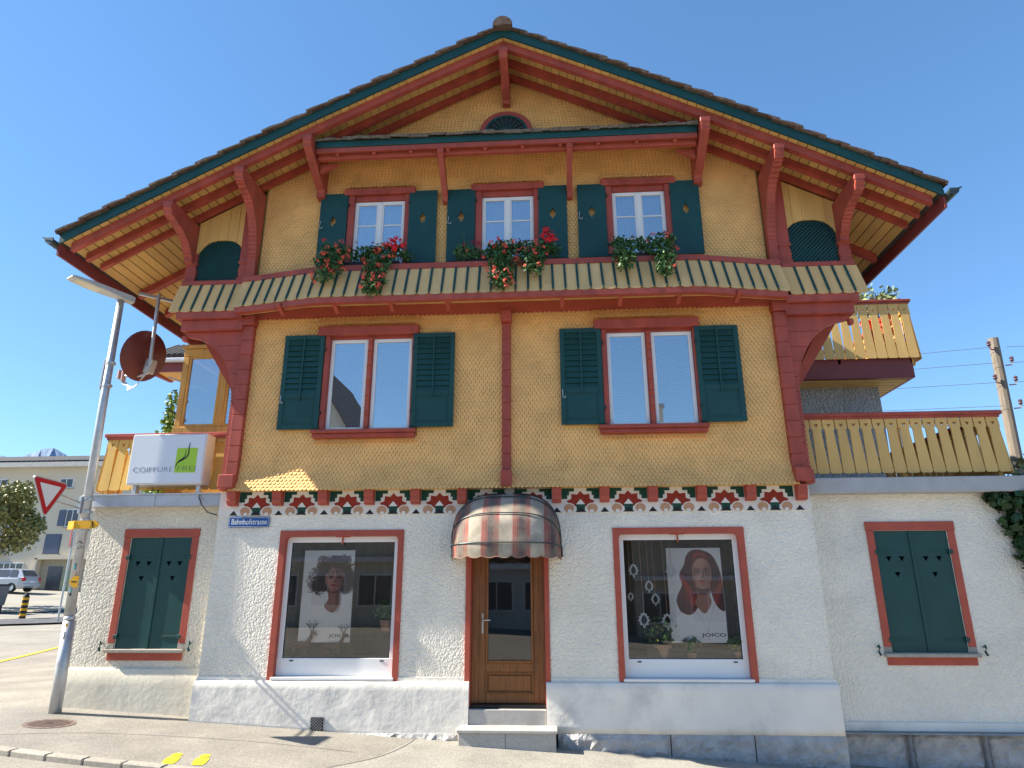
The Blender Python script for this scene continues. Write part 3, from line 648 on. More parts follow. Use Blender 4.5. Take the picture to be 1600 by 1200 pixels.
b = MB(); sec = [(XC+.15*math.cos(t), 10.79+.15*math.sin(t)) for t in np.linspace(-.25, PI+.25, 12)]; b.prism(sec, 'y', -1.13, 6.3); b.prism([(XC+.165*math.cos(t), 10.80+.165*math.sin(t)) for t in np.linspace(-.2, PI+.2, 12)], 'y', -1.10, -1.0); b.build('ridge_tile', m_tile, RF)
# purlins with carved brackets
def zig(pts, amp=.011, n=9):
    P = curve_pts([(p[0], p[1], 0) for p in pts], n); out = []
    for i, p in enumerate(P):
        d = (P[min(i+1,len(P)-1)]-P[max(i-1,0)]).normalized(); out.append((p.x-d.y*amp*(1 if i % 2 else -1), p.y+d.x*amp*(1 if i % 2 else -1)))
    return out
def bracket(x, kind, hw=.068):
    zt = zr(x)-.175; b = MB()
    if kind == 'A': pr = [(-.06,zt),(-.95,zt),(-.965,zt-.02),(-.965,zt-.13),(-.95,zt-.15),(-.93,zt-.17),(-.93,zt-.2),(-.9,zt-.22)]+[(-.45,zt-.45),(-.2,zt-.56),(-.17,zt-.6),(-.17,zt-.68),(-.06,zt-.70)]
    elif kind == 'B': pr = [(-.06,zt),(-.95,zt),(-.965,zt-.02),(-.965,zt-.14),(-.95,zt-.16),(-.93,zt-.18),(-.93,zt-.21)]+zig([(-.91,zt-.23),(-.56,zt-.38),(-.34,zt-.63),(-.23,zt-.93),(-.18,zt-1.25)], .006)+[(-.17,6.72),(-.06,6.72)]
    elif kind == 'C': pr = [(-.06,zt),(-.95,zt),(-.965,zt-.02),(-.965,zt-.14),(-.95,zt-.16),(-.93,zt-.18),(-.93,zt-.21)]+zig([(-.90,zt-.24),(-.55,zt-.33),(-.34,zt-.46),(-.24,zt-.60)], .006, 7)+[(-.2,zt-.62),(-.2,zt-.70),(-.06,zt-.76)]
    else: pr = [(-.06,zt),(-.95,zt),(-.965,zt-.02),(-.965,zt-.13),(-.95,zt-.15),(-.93,zt-.2),(-.5,zt-.34),(-.2,zt-.46),(-.17,zt-.5),(-.06,zt-.5)]
    b.prism(pr, 'x', x-hw, x+hw); b.box(x-hw-.012, x+hw+.012, -.975, -.86, zt-.10, zt-.02, .008)
    return b.build('purlin_bracket', m_red, RF)
for x, k in ((.165,'D'),(-3.05,'A'),(3.375,'A'),(-4.13,'B'),(4.45,'B'),(-5.23,'C'),(5.57,'C')): bracket(x, k)
# ---- pent roof over the top windows
x0, x1 = -2.965, 3.285
b = MB(); b.prism([(-.77,8.85),(-.77,8.875),(-.03,9.33),(-.03,9.29)], 'x', x0, x1); pr = b.build('pent_roof', m_dtile, H)
nsh = 40; wd = (x1-x0)/nsh; sm = [MB().obox((0,0,0), (1,0,0), (0,.85,.52), (0,-.52,.85), wd*.56, .14, .016+.006*q, .005).mesh('shake', m_shk) for q in range(3)]
for row in range(5):
    for i in range(nsh):
        if row > 1 and (i+row) % 1: continue
        t = row/5; o = link('shake', sm[random.randrange(3)], pr, (x0+wd*(i+.5), -.71+.135*row+random.uniform(-.012,.012), 8.945+.082*row+random.uniform(-.004,.004))); o.rotation_euler = (random.uniform(-.04,.04), random.uniform(-.05,.05), random.uniform(-.05,.05))
quick('fascia', m_grn, pr, (x0, x1, -.775, -.745, 8.75, 8.865), c=.006)
quick('fascia_rail', m_red, pr, (x0, x1, -.757, -.70, 8.665, 8.748), c=.006)
b = MB(); b.prism([(-.70,8.74),(-.70,8.76),(-.03,9.235),(-.03,9.21)], 'x', x0, x1); b.build('soffit', m_soff, pr)
quick('beam', m_red2, pr, (x0, x1, -.66, -.57, 8.605, 8.72), c=.008)
for k in range(10): x = x0+.35+k*(x1-x0-.7)/9; quick('soffit_block', m_red2, pr, (x-.03, x+.03, -.72, -.60, 8.63, 8.70), c=.008)
for x in (-.885, 1.235):
    b = MB(); b.prism([(-.72,8.69),(-.72,8.58),(-.66,8.54),(-.16,8.12),(-.13,8.05),(-.05,8.03),(-.05,8.2),(-.58,8.69)], 'x', x-.045, x+.045); b.box(x-.055, x+.055, -.74, -.60, 8.60, 8.68, .008); b.build('strut', m_red, pr)
for s, x in ((1,x0),(-1,x1)):
    b = MB(); b.prism([(x,8.62),(x+s*.32,8.62),(x+s*.06,8.47),(x,8.46)], 'y', -.5, -.44); b.build('knee_brace', m_red2, pr)
# ---- skirt with flower rail along the front
def yrail(x): 
    d = max(0, abs(x-XC)-2.95); return -.47+.27*min(1,(d/1.3))**1.0*(1 if d < 1.3 else 1)
xs = np.concatenate([np.linspace(-4.2,-2.7,10), [ -1, .165, 1.3], np.linspace(3.03,4.5,10)])
def rail_sweep(z0, z1, off0, off1, name, mat, par=H):
    b = MB(); vs = []
    for x in xs:
        y = yrail(x); vs += [(x,y+off0,z0),(x,y+off1,z0),(x,y+off1,z1),(x,y+off0,z1)]
    for i in range(len(xs)-1):
        for k in range(4): b.add([vs[4*i+k], vs[4*i+(k+1) % 4], vs[4*(i+1)+(k+1) % 4], vs[4*(i+1)+k]], [(0,1,2,3)])
    b.add(vs[:4], [(0,1,2,3)]); b.add(vs[-4:], [(0,1,2,3)]); return b.build(name, mat, par)
SK = rail_sweep(6.60, 6.695, -.05, .05, 'flower_rail', m_red)
b = MB(); vs = []
for x in xs: vs += [(x, yrail(x)+.05, 6.64), (x, -.02, 6.64)]
b.add(vs, [(2*i,2*i+1,2*i+3,2*i+2) for i in range(len(xs)-1)]); b.build('ledge', m_dred, SK)
def skirt(x0, x1, n, yf, par, lean=.17):
    wd = (x1-x0)/n; zt, zb = 6.605, 6.075; 
    P = [(-.5,zt),(.5,zt),(.5,zb+.035)]+[(.5*math.cos(t), zb+.035-.035*math.sin(t)) for t in np.linspace(0, PI, 9)[1:-1]]+[(-.5,zb+.035)]
    for i in range(n):
        xa = x0+wd*i; xb = xa+wd; b = MB()
        fx = lambda u: xa+(u+.5)*wd
        for dy, rev in ((0,False),(.018,True)):
            pts = []
            for (u, z) in P:
                x = fx(u*.985); spread = 1+.0*(zt-z); pts.append((x+(x-XC)*.012*(zt-z)*2, yf(x)-.035-lean*(zt-z)/.53+dy, z))
            b.add(pts, [tuple(range(len(pts)))] )
        m = len(P); b.add(b.v[:], [(k, (k+1) % m, m+(k+1) % m, m+k) for k in range(m)]); b.build('skirt_board', m_skirt, par)
        if i:
            x = xa; b = MB(); u0, v0 = x+(x-XC)*.0, yf(x)-.035
            top = Vector((x, yf(x)-.045, zt)); bot = Vector((x+(x-XC)*.012*2*.46, yf(x)-.045-lean*.46/.53, zb+.065))
            d = (bot-top); L = d.length; d.normalize(); nr = Vector((1,0,0)); q = d.cross(nr).normalized()
            b.obox((top+bot)/2, nr, q, d, .017, .012, L/2, .004)
            b.obox(bot+d*.018, nr, q, d, .012, .011, .022, .004); b.build('batten', m_grn, par)
skirt(-4.2, 4.5, 46, yrail, SK)
# under the skirt
rail_sweep(5.985, 6.072, -.205, -.10, 'skirt_moulding', m_red, SK); rail_sweep(6.0, 6.03, -.10, -.05, 'skirt_soffit_rail', m_soff, SK)
b = MB(); vs = []
for x in xs: vs += [(x, yrail(x)-.06, 6.17), (x, -.02, 6.18)]
b.add(vs, [(2*i,2*i+1,2*i+3,2*i+2) for i in range(len(xs)-1)]); b.build('skirt_soffit', m_soff, SK)
b = MB(); n = 110; b.box(WX0, WX1, -.085, -.02, 6.012, 6.22)
for k in range(n): x = WX0+(WX1-WX0)*(k+.5)/n; b.prism([(x-.034,6.02),(x+.034,6.02),(x+.022,5.996),(x,5.988),(x-.022,5.996)], 'y', -.072, -.03)
b.build('scalloped_frieze', m_red2, SK)
for k in range(9):
    x = -3.4+k*.89
    if abs(x-.16) < .2: continue
    b = MB(); b.prism([(-.60,6.03),(-.60,5.99),(-.50,5.96),(-.40,5.93),(-.34,5.93),(-.34,6.17)], 'x', x-.03, x+.03); b.build('soffit_block', m_red2, SK)
# ---- corner posts and centre post of the first floor
def post(x0, x1, y0, z0, z1, n, side=0):
    P_ = quick('corner_post', m_red, H, (x0+.012, x1-.012, y0+.012, .02, z0, z1)); d = (z1-z0)/n
    for k in range(n): quick('post_block', m_red, P_, (x0, x1, y0, .03, z0+d*k+.004, z0+d*(k+1)-.004), c=.008)
    if side:
        X = x0-.035 if side < 0 else x1+.035; b = MB(); m = 64; pts = []
        for k in range(m+1): pts.append(((x0-.005-(.045 if k % 2 else .02)) if side < 0 else (x1+.005+(.045 if k % 2 else .02)), z0+(z1-z0)*k/m))
        xi = x0+.01 if side < 0 else x1-.01; b.prism([(xi,z0)]+pts+[(xi,z1)], 'y', -.06, .02); b.build('toothed_edge', m_red, P_)
    return P_
pl = post(-4.15, -3.965, -.14, 3.36, 5.86, 10, -1); quick('post_foot', m_red, pl, (-4.19,-3.95,-.26,.03,3.20,3.40), (-4.24,-4.10,-.12,.03,3.18,3.38), c=.012); quick('post_head', m_red, pl, (-4.20,-3.945,-.20,.03,5.86,6.03), c=.01)
pl = post(4.335, 4.525, -.14, 3.36, 5.86, 10, 1); quick('post_foot', m_red, pl, (4.325,4.55,-.26,.03,3.20,3.40), (4.49,4.63,-.12,.03,3.18,3.38), c=.012); quick('post_head', m_red, pl, (4.31,4.55,-.20,.03,5.86,6.03), c=.01)
pc = post(.092, .228, -.115, 3.42, 5.80, 9); quick('post_foot', m_red, pc, (.08,.24,-.225,.03,3.175,3.42), c=.01); quick('post_head', m_red, pc, (.075,.245,-.24,.03,5.80,5.97), c=.01)
# ---- loggias left and right
m_lat = m_grn
def loggia(xi, xo, sg):
    """xi: inner post edge, xo: outer edge; sg -1 left, +1 right"""
    xa, xb = min(xi, xo), max(xi, xo)
    b = MB(); b.box(xa, xb, -.16, -.02, 6.60, 6.69, .008); lg = b.build('loggia', m_red, H)
    # turned posts
    for (x, wd, zt) in ((xi+sg*.10, .19, zr(xi)-.15), (xo-sg*.10, .17, 7.22)):
        b = MB(); b.box(x-wd/2, x+wd/2, -.12, -.03, 7.03, zt); b.box(x-wd*.58, x+wd*.58, -.135, -.03, 7.0, 7.05, .008); b.box(x-wd*.58, x+wd*.58, -.135, -.03, 6.69, 6.75, .008)
        prof = [(wd*(.42+.10*math.sin(PI*t)**2+.06*(1-t)), 6.75+.25*t) for t in np.linspace(0,1,9)]
        b.prism([(x+p[0], p[1]) for p in prof]+[(x-p[0], p[1]) for p in prof[::-1]], 'y', -.115, -.03); b.build('loggia_post', m_red, lg)
    la, lb = (xo+.155, xi-.15) if sg < 0 else (xi+.15, xo-.155)
    # arched lattice
    cx = (la+lb)/2; hw = (lb-la)/2; zb, zsprg = 6.69, 7.08
    def topz(x): u = min(1, abs(x-cx)/hw); return zsprg+.40*(1-u**2.6)**(1/2.2)
    b = MB(); st = .047
    for dirn in (1, -1):
        for k in range(-40, 41):
            c = k*st*1.414; seg = []
            for t in np.linspace(0, 1, 60):
                z = zb+(.82)*t; x = cx+dirn*(z-zb)+c
                if la < x < lb and z < topz(x): seg.append((x, z))
            if len(seg) > 2:
                p, q = Vector((seg[0][0], -.06-.007*dirn, seg[0][1])), Vector((seg[-1][0], -.06-.007*dirn, seg[-1][1])); d = (q-p); L = d.length
                if L < .03: continue
                d.normalize(); b.obox((p+q)/2, d, (0,1,0), d.cross(Vector((0,1,0))), L/2, .005, .0125)
    tag(b.build('lattice', m_lat, lg), kind='stuff')
    # yellow boarding above the arch
    n = 5; bw = (lb-la)/n
    for i in range(n):
        p, q = la+bw*i, la+bw*(i+1); xx = np.linspace(p+.003, q-.003, 9)
        b = MB(); b.prism([(x, topz(x)) for x in xx]+[(q-.003, zr(q)-.13), (p+.003, zr(p)-.13)], 'y', -.085, -.05)
        b.build('board', m_yel, lg)
        if i: quick('batten', m_yel, lg, (p-.014, p+.014, -.10, -.085, topz(p)+.01, zr(p)-.14), c=.004)
    quick('edge_bead', m_yel, lg, (la-.012, la+.02, -.108, -.086, 7.05, zr(la)-.14), c=.004); quick('edge_bead', m_yel, lg, (lb-.02, lb+.012, -.108, -.086, 7.05, zr(lb)-.14), c=.004)
    # side and floor of the box
    b = MB(); b.box(xo-.02, xo+.02, -.03, 2.6, 6.1, zr(xo)-.03); b.box(xi+sg*.01, xi+sg*.03, -.03, 2.6, 6.1, zr(xi)-.03); b.box(xa, xb, -.02, 2.6, 6.08, 6.12); b.box(xa, xb, 2.55, 2.6, 6.1, 7.9); b.build('loggia_side', m_dred, lg)
    quick('loggia_lining', m_dark, lg, (xa+.03, xb-.03, .5, .52, 6.2, zr(xo)-.05))
    skirt(xa-(.0 if sg > 0 else .02), xb+(.02 if sg > 0 else 0), 6, lambda x: -.12, lg, .12)
    # planked curved console below
    x_in = xi+(.05 if sg > 0 else -.05)*0; oz = lambda x: x
    def outer(z):   # how far the console reaches out at height z
        if z > 5.96: return 1.07
        if z > 5.78: return 1.00
        if z > 5.70: return .95
        t = (5.70-z)/1.15
        if t > 1: return .05
        return .05+.90*(1-math.sqrt(max(0,1-(1-t)**2.0)))
    zc = [6.085, 5.96, 5.78, 5.53, 5.28, 5.05, 4.80, 4.56, 4.30, 4.05, 3.78, 3.52, 3.38]
    for k in range(len(zc)-1):
        z1, z0 = zc[k]-.003, zc[k+1]+.003; zl = np.linspace(z0, z1, 9)
        ed = [(xi+sg*(outer(z)+(.010*(1 if j % 2 else -1) if z < 5.70 else 0)), z) for j, z in enumerate(zl)]
        y0 = (-.26,-.19)[k] if k < 2 else -.10; b = MB(); b.prism([(xi-sg*.03, z0)]+ed+[(xi-sg*.03, z1)], 'y', y0, -.01 if k > 1 else .05); b.build('console_plank', m_red, lg)
    # carved drop, diagonal strut and joists behind
    b = MB(); b.box(xi+sg*.93, xi+sg*1.0, -.12, -.02, 5.63, 5.72, .012); b.build('drop', m_red2, lg)
    b = MB(); 
    for y in (.5, 1.5): b.prism([(xi+sg*.08,4.7),(xi+sg*.2,4.7),(xi+sg*1.0,5.9),(xi+sg*1.0,6.08),(xi+sg*.85,6.08)], 'y', y, y+.1)
    b.box(xi+sg*.9, xi+sg*1.0, -.02, 2.6, 5.93, 6.08); b.build('loggia_strut', m_red2, lg)
loggia(-4.17, -5.30, -1); loggia(4.54, 5.68, 1)
# ================================================================ shop front
def shopwin(x0, x1):
    z0, z1 = .515, 2.58; f = .085; b = MB()
    # red stone surround with rounded upper inner corners
    rr = .07; ins = [(x0+f, z0), (x0+f, z1-f-rr)]+[(x0+f+rr-rr*math.cos(t), z1-f-rr+rr*math.sin(t)) for t in np.linspace(0, PI/2, 6)[1:]]+[(x1-f-rr+rr*math.sin(t), z1-f-rr+rr*math.cos(t)) for t in np.linspace(0, PI/2, 6)]+[(x1-f, z0)]
    b.prism([(x0,z0)]+ins+[(x1,z0),(x1,z1),(x0,z1)], 'y', -.022, .14)
    win = b.build('shop_window', m_red2, H)
    xa, xb = x0+f-.005, x1-f+.005; y0, y1 = .085, .135
    b = MB(); zt = z1-f+.0
    b.box(xa, xb, y0, y1, zt-.085, zt, .006); b.box(xa, xa+.075, y0, y1, .56, zt-.085, .006); b.box(xb-.075, xb, y0, y1, .56, zt-.085, .006); b.box(xa, xb, y0-.004, y1, .56, .80, .006)
    fr = b.build('frame', m_whit, win)
    b = MB(); b.box(xa-.02, xb+.02, -.05, .09, .522, .558, .006); b.build('sill', m_whit, win)
    for xx in (xa+.19, xb-.21): quick('drain_cap', m_blk, fr, (xx, xx+.055, y0-.010, y0-.003, .755, .772))
    b = MB(); b.box(xa+.07, xb-.07, .108, .114, .80, zt-.08); b.build('pane', m_g_sh, win)
    b = MB(); b.box(xa+.07, xb-.07, .094, .104, .795, .807); b.box(xa+.07, xb-.07, .094, .104, zt-.092, zt-.083); b.box(xa+.072, xa+.08, .094, .104, .8, zt-.085); b.box(xb-.08, xb-.072, .094, .104, .8, zt-.085); b.build('gasket', m_blk, fr)
    xm = (x0+x1)/2; b = MB(); b.box(xm-.10, xm+.10, .03, .10, zt-.012, zt+.004); b.box(xm-.012, xm+.012, .04, .06, zt-.10, zt+.0, .004); b.tube([(xm,.05,zt-.1),(xm,.03,zt-.11)], .014); b.build('awning_latch', m_red2, win)
    # display: floor, sides and a dark back panel
    b = MB(); b.box(xa-.1, xb+.1, .14, .95, .72, .76); b.box(xa-.12, xa-.1, .14, .95, .5, 2.7); b.box(xb+.1, xb+.12, .14, .95, .5, 2.7); b.box(xa-.12, xb+.12, .14, .95, 2.62, 2.66); b.build('display_case', m_case, win)
    b = MB(); b.box(xa-.1, xb+.1, .95, .98, .5, 2.7); b.build('display_back', m_dback, win)
    return win
shopwin(*sw[0][:2]); shopwin(*sw[1][:2])
# ---- door
b = MB(); b.prism([(-.433,.515),(-.433,2.36),(.7625,2.36),(.7625,.515),(.70,.515),(.70,2.28),(-.365,2.28),(-.365,.515)], 'y', -.02, .17)
b.box(-.365,-.355,0,.17,.19,2.28); b.box(.69,.70,0,.17,.19,2.28)
D = b.build('doorway', m_red2, H)
b = MB(); b.box(-.355,-.25,.12,.18,.215,2.28,.006); b.box(.61,.69,.12,.18,.215,2.28,.006); b.build('door_frame', m_door, D)
b = MB(); y0, y1 = .125, .17; b.box(-.25,-.155,y0,y1,.22,2.28,.005); b.box(.53,.61,y0,y1,.22,2.28,.005); b.box(-.155,.53,y0,y1,.22,.34,.005); b.box(-.155,.53,y0,y1,.62,.74,.005)
for q in ((-.155,-.12,.74,2.28),(.495,.53,.74,2.28),(-.12,.495,.74,.775)): b.box(q[0],q[1],y0-.022,y1,q[2],q[3],.008)
b.box(-.155,.53,.15,.165,.34,.62); b.box(-.105,.48,.128,.155,.385,.575,.015)
for q in ((-.155,-.135,.34,.62),(.51,.53,.34,.62),(-.135,.51,.34,.36),(-.135,.51,.60,.62)): b.box(q[0],q[1],y0-.008,.15,q[2],q[3],.006)
b.build('door', m_door, D)
b = MB(); b.box(-.125,.50,.148,.154,.77,2.27); b.build('pane', m_g_sh, D)
b = MB(); b.box(-.212,-.185,.112,.124,1.13,1.40,.004); b.tube([(-.198,.115,1.31),(-.198,.07,1.31),(-.18,.06,1.31),(-.08,.06,1.31)], .010, 8); b.disc((-.198,.111,1.19),(0,-1,0),.012); b.build('door_handle', m_steel, D)
b = MB(); b.box(-.36,.70,.02,.30,.15,.215); b.build('threshold', m_blk, D)
b = MB(); b.box(-.9,1.1,1.2,1.22,.1,2.8); b.build('hall_back', m_dark, D)
# rear curtain behind the upper part of the glazing
b = MB(); vs = []
for k in range(41): x = -.12+.62*k/40; vs += [(x,.2,2.02-.012*abs(math.sin(k*.4))),(x,.2,2.2)]
b.add(vs, [(2*k,2*k+2,2*k+3,2*k+1) for k in range(40)]); b.build('cafe_curtain', m_dark, D)
# ---- steps
st = thing('doorstep', (.17,-.2,-.25), 'two speckled granite steps in front of the brown shop door', 'steps')
quick('upper_step', m_gran, st, (-.362,.697,-.052,.3,-.05,.168), c=.008)
quick('lower_step_tread', m_gran, st, (-.48,.845,-.40,.0,-.065,-.022), c=.008)
quick('lower_step_riser', m_gran, st, (-.455,.16,-.37,.0,-.45,-.066), (.164,.82,-.37,.0,-.45,-.066), c=.006)
# ---- vent grate
b = MB(); b.box(-2.525,-2.355,-.095,-.06,-.11,.06); gr = b.build('vent_grate', m_blk, H); b = MB()
for k in range(5):
    for j in range(8):
        x = -2.52+.04*k+(.02 if j % 2 else 0); z = -.10+.02*j
        if x+.02 < -2.355: b.obox((x+.012,-.098,z+.008),(1,0,1),(0,1,0),(-1,0,1),.012,.002,.003); b.obox((x+.012,-.098,z+.008),(1,0,-1),(0,1,0),(1,0,1),.012,.002,.003)
b.build('grate_bars', m_galv, gr)
# ---- awning
aw = thing('door_awning', (.16,0,2.25), 'domed basket awning over the door with faded red, cream and dark stripes', 'awning')
A_, RR, xc0, z00 = .79, .80, .16, 2.29
def rad(x): return RR*max(0, 1-abs((x-xc0)/A_)**3)**(1/3)
fab = lambda n, c: M(n, c, .75, var=.28, vscale=5, bump=.15, bscale=25, bdist=.006, dirt=(.22,.20,.15), dscale=4, dlo=.42, dhi=.72)
AM = [fab('awning_cream', (.42,.36,.28)), fab('awning_red', (.30,.10,.075)), fab('awning_dark', (.095,.065,.065)), fab('awning_pink', (.46,.26,.22)), m_copp]
per = [(.165,0),(.014,3),(.06,1),(.012,2),(.012,1),(.075,2),(.012,1),(.012,2),(.05,1),(.014,3)]
xx = [(-A_, 0)]; x = -A_; k = 0; cyc = 4
seq = []; cur = -A_+.02; 
x = -A_; order = [(.055,0),(.014,3)]+per[2:]+per*3
ribs = (0, 27, 55, 90); TH = np.linspace(0, PI/2, 15); cols = [x]; cm = []
for wd, mi in order:
    if x >= A_: break
    x2 = min(x+wd, A_); sub = max(1, int((x2-x)/.03))
    for q in range(sub): cols.append(x+(x2-x)*(q+1)/sub); cm.append(mi)
    x = x2
cols = np.array(cols)+xc0; vs = []
for x in cols:
    r_ = rad(x)
    for th in TH:
        fl = 1-.035*abs(math.sin(th*PI/math.radians(29)))   # cloth sags between the ribs
        vs.append((x, -.015-r_*math.cos(th)*fl, z00+r_*math.sin(th)*fl))
    vs.append((x, -.015-r_*.99, z00-.055)); vs.append((x, -.015-r_*.98, z00-.125-.035*abs(math.sin((x-xc0+.085)/.20*PI))**.7))
b = MB(); m = len(TH)+2
for i in range(len(cols)-1):
    b.mi = cm[i]; sel = [i*m+j for j in range(m)]+[(i+1)*m+j for j in range(m)]
    order_ = [m-1, m-2]+list(range(len(TH))); f = []
    b.add([vs[q] for q in sel], [(order_[j], order_[j+1], m+order_[j+1], m+order_[j]) for j in range(m-1)])
b.build('canopy', AM, aw, smooth=True)
b = MB()
for a in (90, 62, 34, 3):
    th = R(a); P_ = []
    for x in xc0+A_*np.sin(np.linspace(-PI/2, PI/2, 40)): r_ = rad(x)*1.006; P_.append((x, -.015-r_*math.cos(th), z00+r_*math.sin(th)))
    b.tube(P_, .009, 6)
b.build('rib', m_copp, aw)
b = MB(); P_ = []
for x in cols: r_ = rad(x); P_.append((x, -.015-r_*.98-.002, z00-.125-.035*abs(math.sin((x-xc0+.085)/.20*PI))**.7))
b.tube(P_, .006, 5); b.build('scallop_piping', M('piping_tan', (.30,.17,.12), .8), aw)
for x in (xc0-A_, xc0+A_): quick('wall_bracket', m_iron, aw, (x-.02,x+.02,-.05,.02,z00-.12,z00+.04), c=.004)
# ---- street name plate
sg_ = thing('street_sign', (-3.74,-.02,2.71), 'blue enamel street name plate reading Bahnhofstrasse on the white wall', 'street sign')
quick('plate', m_blue, sg_, (-4.05,-3.425,-.03,-.012,2.632,2.785), c=.006)
b = MB()
for q in ((-4.04,-3.435,2.772,2.776),(-4.04,-3.435,2.641,2.645),(-4.04,-4.036,2.645,2.772),(-3.439,-3.435,2.645,2.772)): b.box(q[0],q[1],-.0325,-.030,q[2],q[3])
b.build('white_border', m_swht, sg_); text('Bahnhofstrasse', .115, m_swht, sg_, (-4.01,-.031,2.675), bold=.001, width=.545)
# ---- posters
m_pw = M('poster_white', (.62,.61,.59), .5, var=.05); m_eye = M('print_black', (.03,.02,.02), .5)
# portraits printed on the two posters, painted into small arrays
def portrait(kind):
    g = np.random.default_rng(5+kind); W, Hh = 230, 390; Y, X = np.mgrid[0:Hh, 0:W]; u = (X+.5)/W; v = (Y+.5)/Hh*1.69
    im = np.ones((Hh, W, 3))*np.array((.93,.915,.90))*(.90+.10*u[..., None]*.8+.04*np.sin(v*2)[..., None])
    def blend(m, c):
        nonlocal im
        im = im*(1-m[..., None])+np.array(c)*m[..., None]
    def ell(cx, cy, rx, ry, soft=.25, rot=0.):
        c, s = math.cos(rot), math.sin(rot); dx, dy = u-cx, v-cy; d = np.sqrt(((dx*c+dy*s)/rx)**2+((-dx*s+dy*c)/ry)**2); return np.clip((1-d)/soft+.5, 0, 1)
    def poly(pts):
        P_ = np.array(smooth_poly(pts, 6)); m = np.zeros((Hh, W), bool); j = len(P_)-1
        for i in range(len(P_)):
            a, q = P_[i], P_[j]; cnd = ((a[1] > v) != (q[1] > v)) & (u < (q[0]-a[0])*(v-a[1])/(q[1]-a[1]+1e-9)+a[0]); m ^= cnd; j = i
        m = m.astype(float)
        for _ in range(2): m = (m+np.roll(m,1,0)+np.roll(m,-1,0)+np.roll(m,1,1)+np.roll(m,-1,1))/5
        return m
    def stroke(pts, r, c, al=1.):
        for (px, py) in pts:
            x0, x1, y0, y1 = int((px-r*2)*W), int((px+r*2)*W)+2, int((py-r*2)/1.69*Hh), int((py+r*2)/1.69*Hh)+2
            x0, y0 = max(x0,0), max(y0,0)
            if x1 <= x0 or y1 <= y0: continue
            sl = (slice(y0,y1), slice(x0,x1)); d = np.hypot(u[sl]-px, v[sl]-py); m = (np.clip(1.3-d/r, 0, 1)*al)[..., None]; im[sl] = im[sl]*(1-m)+np.array(c)*m
    def path(ctrl, n): 
        P_ = curve_pts([(p[0], p[1], 0) for p in ctrl], n); return [(p.x, p.y) for p in P_]
    def face(cx, cy, rx, ry, tilt, skin, shade, lip):
        blend(ell(cx, cy, rx, ry, .10, tilt), skin); blend(ell(cx, cy+ry*.38, rx*.72, ry*.66, .10, tilt), skin)
        blend(ell(cx+rx*.75, cy+.1*ry, rx*.55, ry*.95, .9, tilt)*ell(cx, cy, rx, ry, .12, tilt)*.55, shade)
        blend(ell(cx-rx*.85, cy+.3*ry, rx*.3, ry*.7, .9, tilt)*ell(cx, cy, rx, ry, .12, tilt)*.4, shade)
        blend(ell(cx-rx*.42, cy+.22*ry, rx*.25, ry*.2, .9)*.35, tuple(np.array(skin)*1.12+.02))
        c, s = math.cos(tilt), math.sin(tilt); T = lambda a, b_: (cx+a*rx*c-b_*ry*s, cy+a*rx*s*.6+b_*ry*c)
        for sx in (-1, 1):
            ex, ey = T(sx*.42, -.10); blend(ell(ex, ey, rx*.30, ry*.13, .9, tilt)*.65, shade); blend(ell(ex, ey+.004, rx*.19, ry*.045, .5, tilt), (.88,.85,.83) if kind == 2 else shade); blend(ell(ex, ey+.003, rx*.085, ry*.055, .4), (.12,.08,.06))
            stroke(path([T(sx*.42-.26, -.10+.02), T(sx*.42, -.155), T(sx*.42+.26, -.10)], 6), .006, (.10,.05,.045), .9); stroke(path([T(sx*.42-.28, -.25), T(sx*.42+.02, -.32), T(sx*.42+.28, -.27)], 6), .008, (.22,.11,.09), .8)
        stroke(path([T(.10,-.05), T(.13,.12), T(.17,.24)], 6), .013, shade, .45); nx, ny = T(.05,.27); blend(ell(nx, ny, rx*.20, ry*.05, .9, tilt)*.7, shade); blend(ell(nx-.10*rx, ny+.01, rx*.05, ry*.02, .6), (.25,.11,.09)); blend(ell(nx+.12*rx, ny+.008, rx*.05, ry*.02, .6), (.25,.11,.09)); blend(ell(nx-.03, ny-.05, .012, .05, .9)*.5, tuple(np.array(skin)*1.15))
        lx, ly = T(.04,.52); blend(ell(lx, ly-.006, rx*.34, ry*.055, .5, tilt), lip); blend(ell(lx, ly+.022, rx*.27, ry*.07, .5, tilt), tuple(np.array(lip)*1.12)); stroke(path([T(-.26,.52), T(.04,.545), T(.36,.52)], 6), .005, tuple(np.array(lip)*.45), .9); blend(ell(lx, ly+.075, rx*.2, ry*.04, .9)*.5, shade)
    if kind == 1:
        blend(poly([(.0,1.75),(-.05,1.0),(.12,.80),(.35,.82),(.52,1.0),(.64,1.12),(.74,1.0),(.86,.92),(1.05,1.0),(1.05,1.75)]), (.93,.91,.885))
        for _ in range(260): x, y = g.random(), .85+.8*g.random(); blend_ = .84+.12*g.random(); stroke(path([(x,y),(x+.02*g.normal(),y+.03),(x+.03*g.normal(),y+.06)], 3), .010, (blend_, blend_*.975, blend_*.945), .22)
        blend(ell(.62,.46,.36,.28,.3), (.19,.11,.10)); blend(ell(.34,.66,.20,.11,.5), (.19,.11,.10)); blend(ell(.85,.60,.18,.2,.4), (.18,.105,.10))
        blend(poly([(.50,.66),(.53,.90),(.46,1.05),(.64,1.16),(.74,1.0),(.73,.86),(.74,.66)]), (.60,.40,.33)); blend(ell(.63,.72,.13,.08,.7)*.8, (.34,.20,.165)); blend(ell(.72,.92,.05,.18,.9)*.6, (.36,.22,.18))
        face(.63,.53,.195,.235,.10, (.70,.475,.385), (.40,.235,.19), (.60,.27,.245))
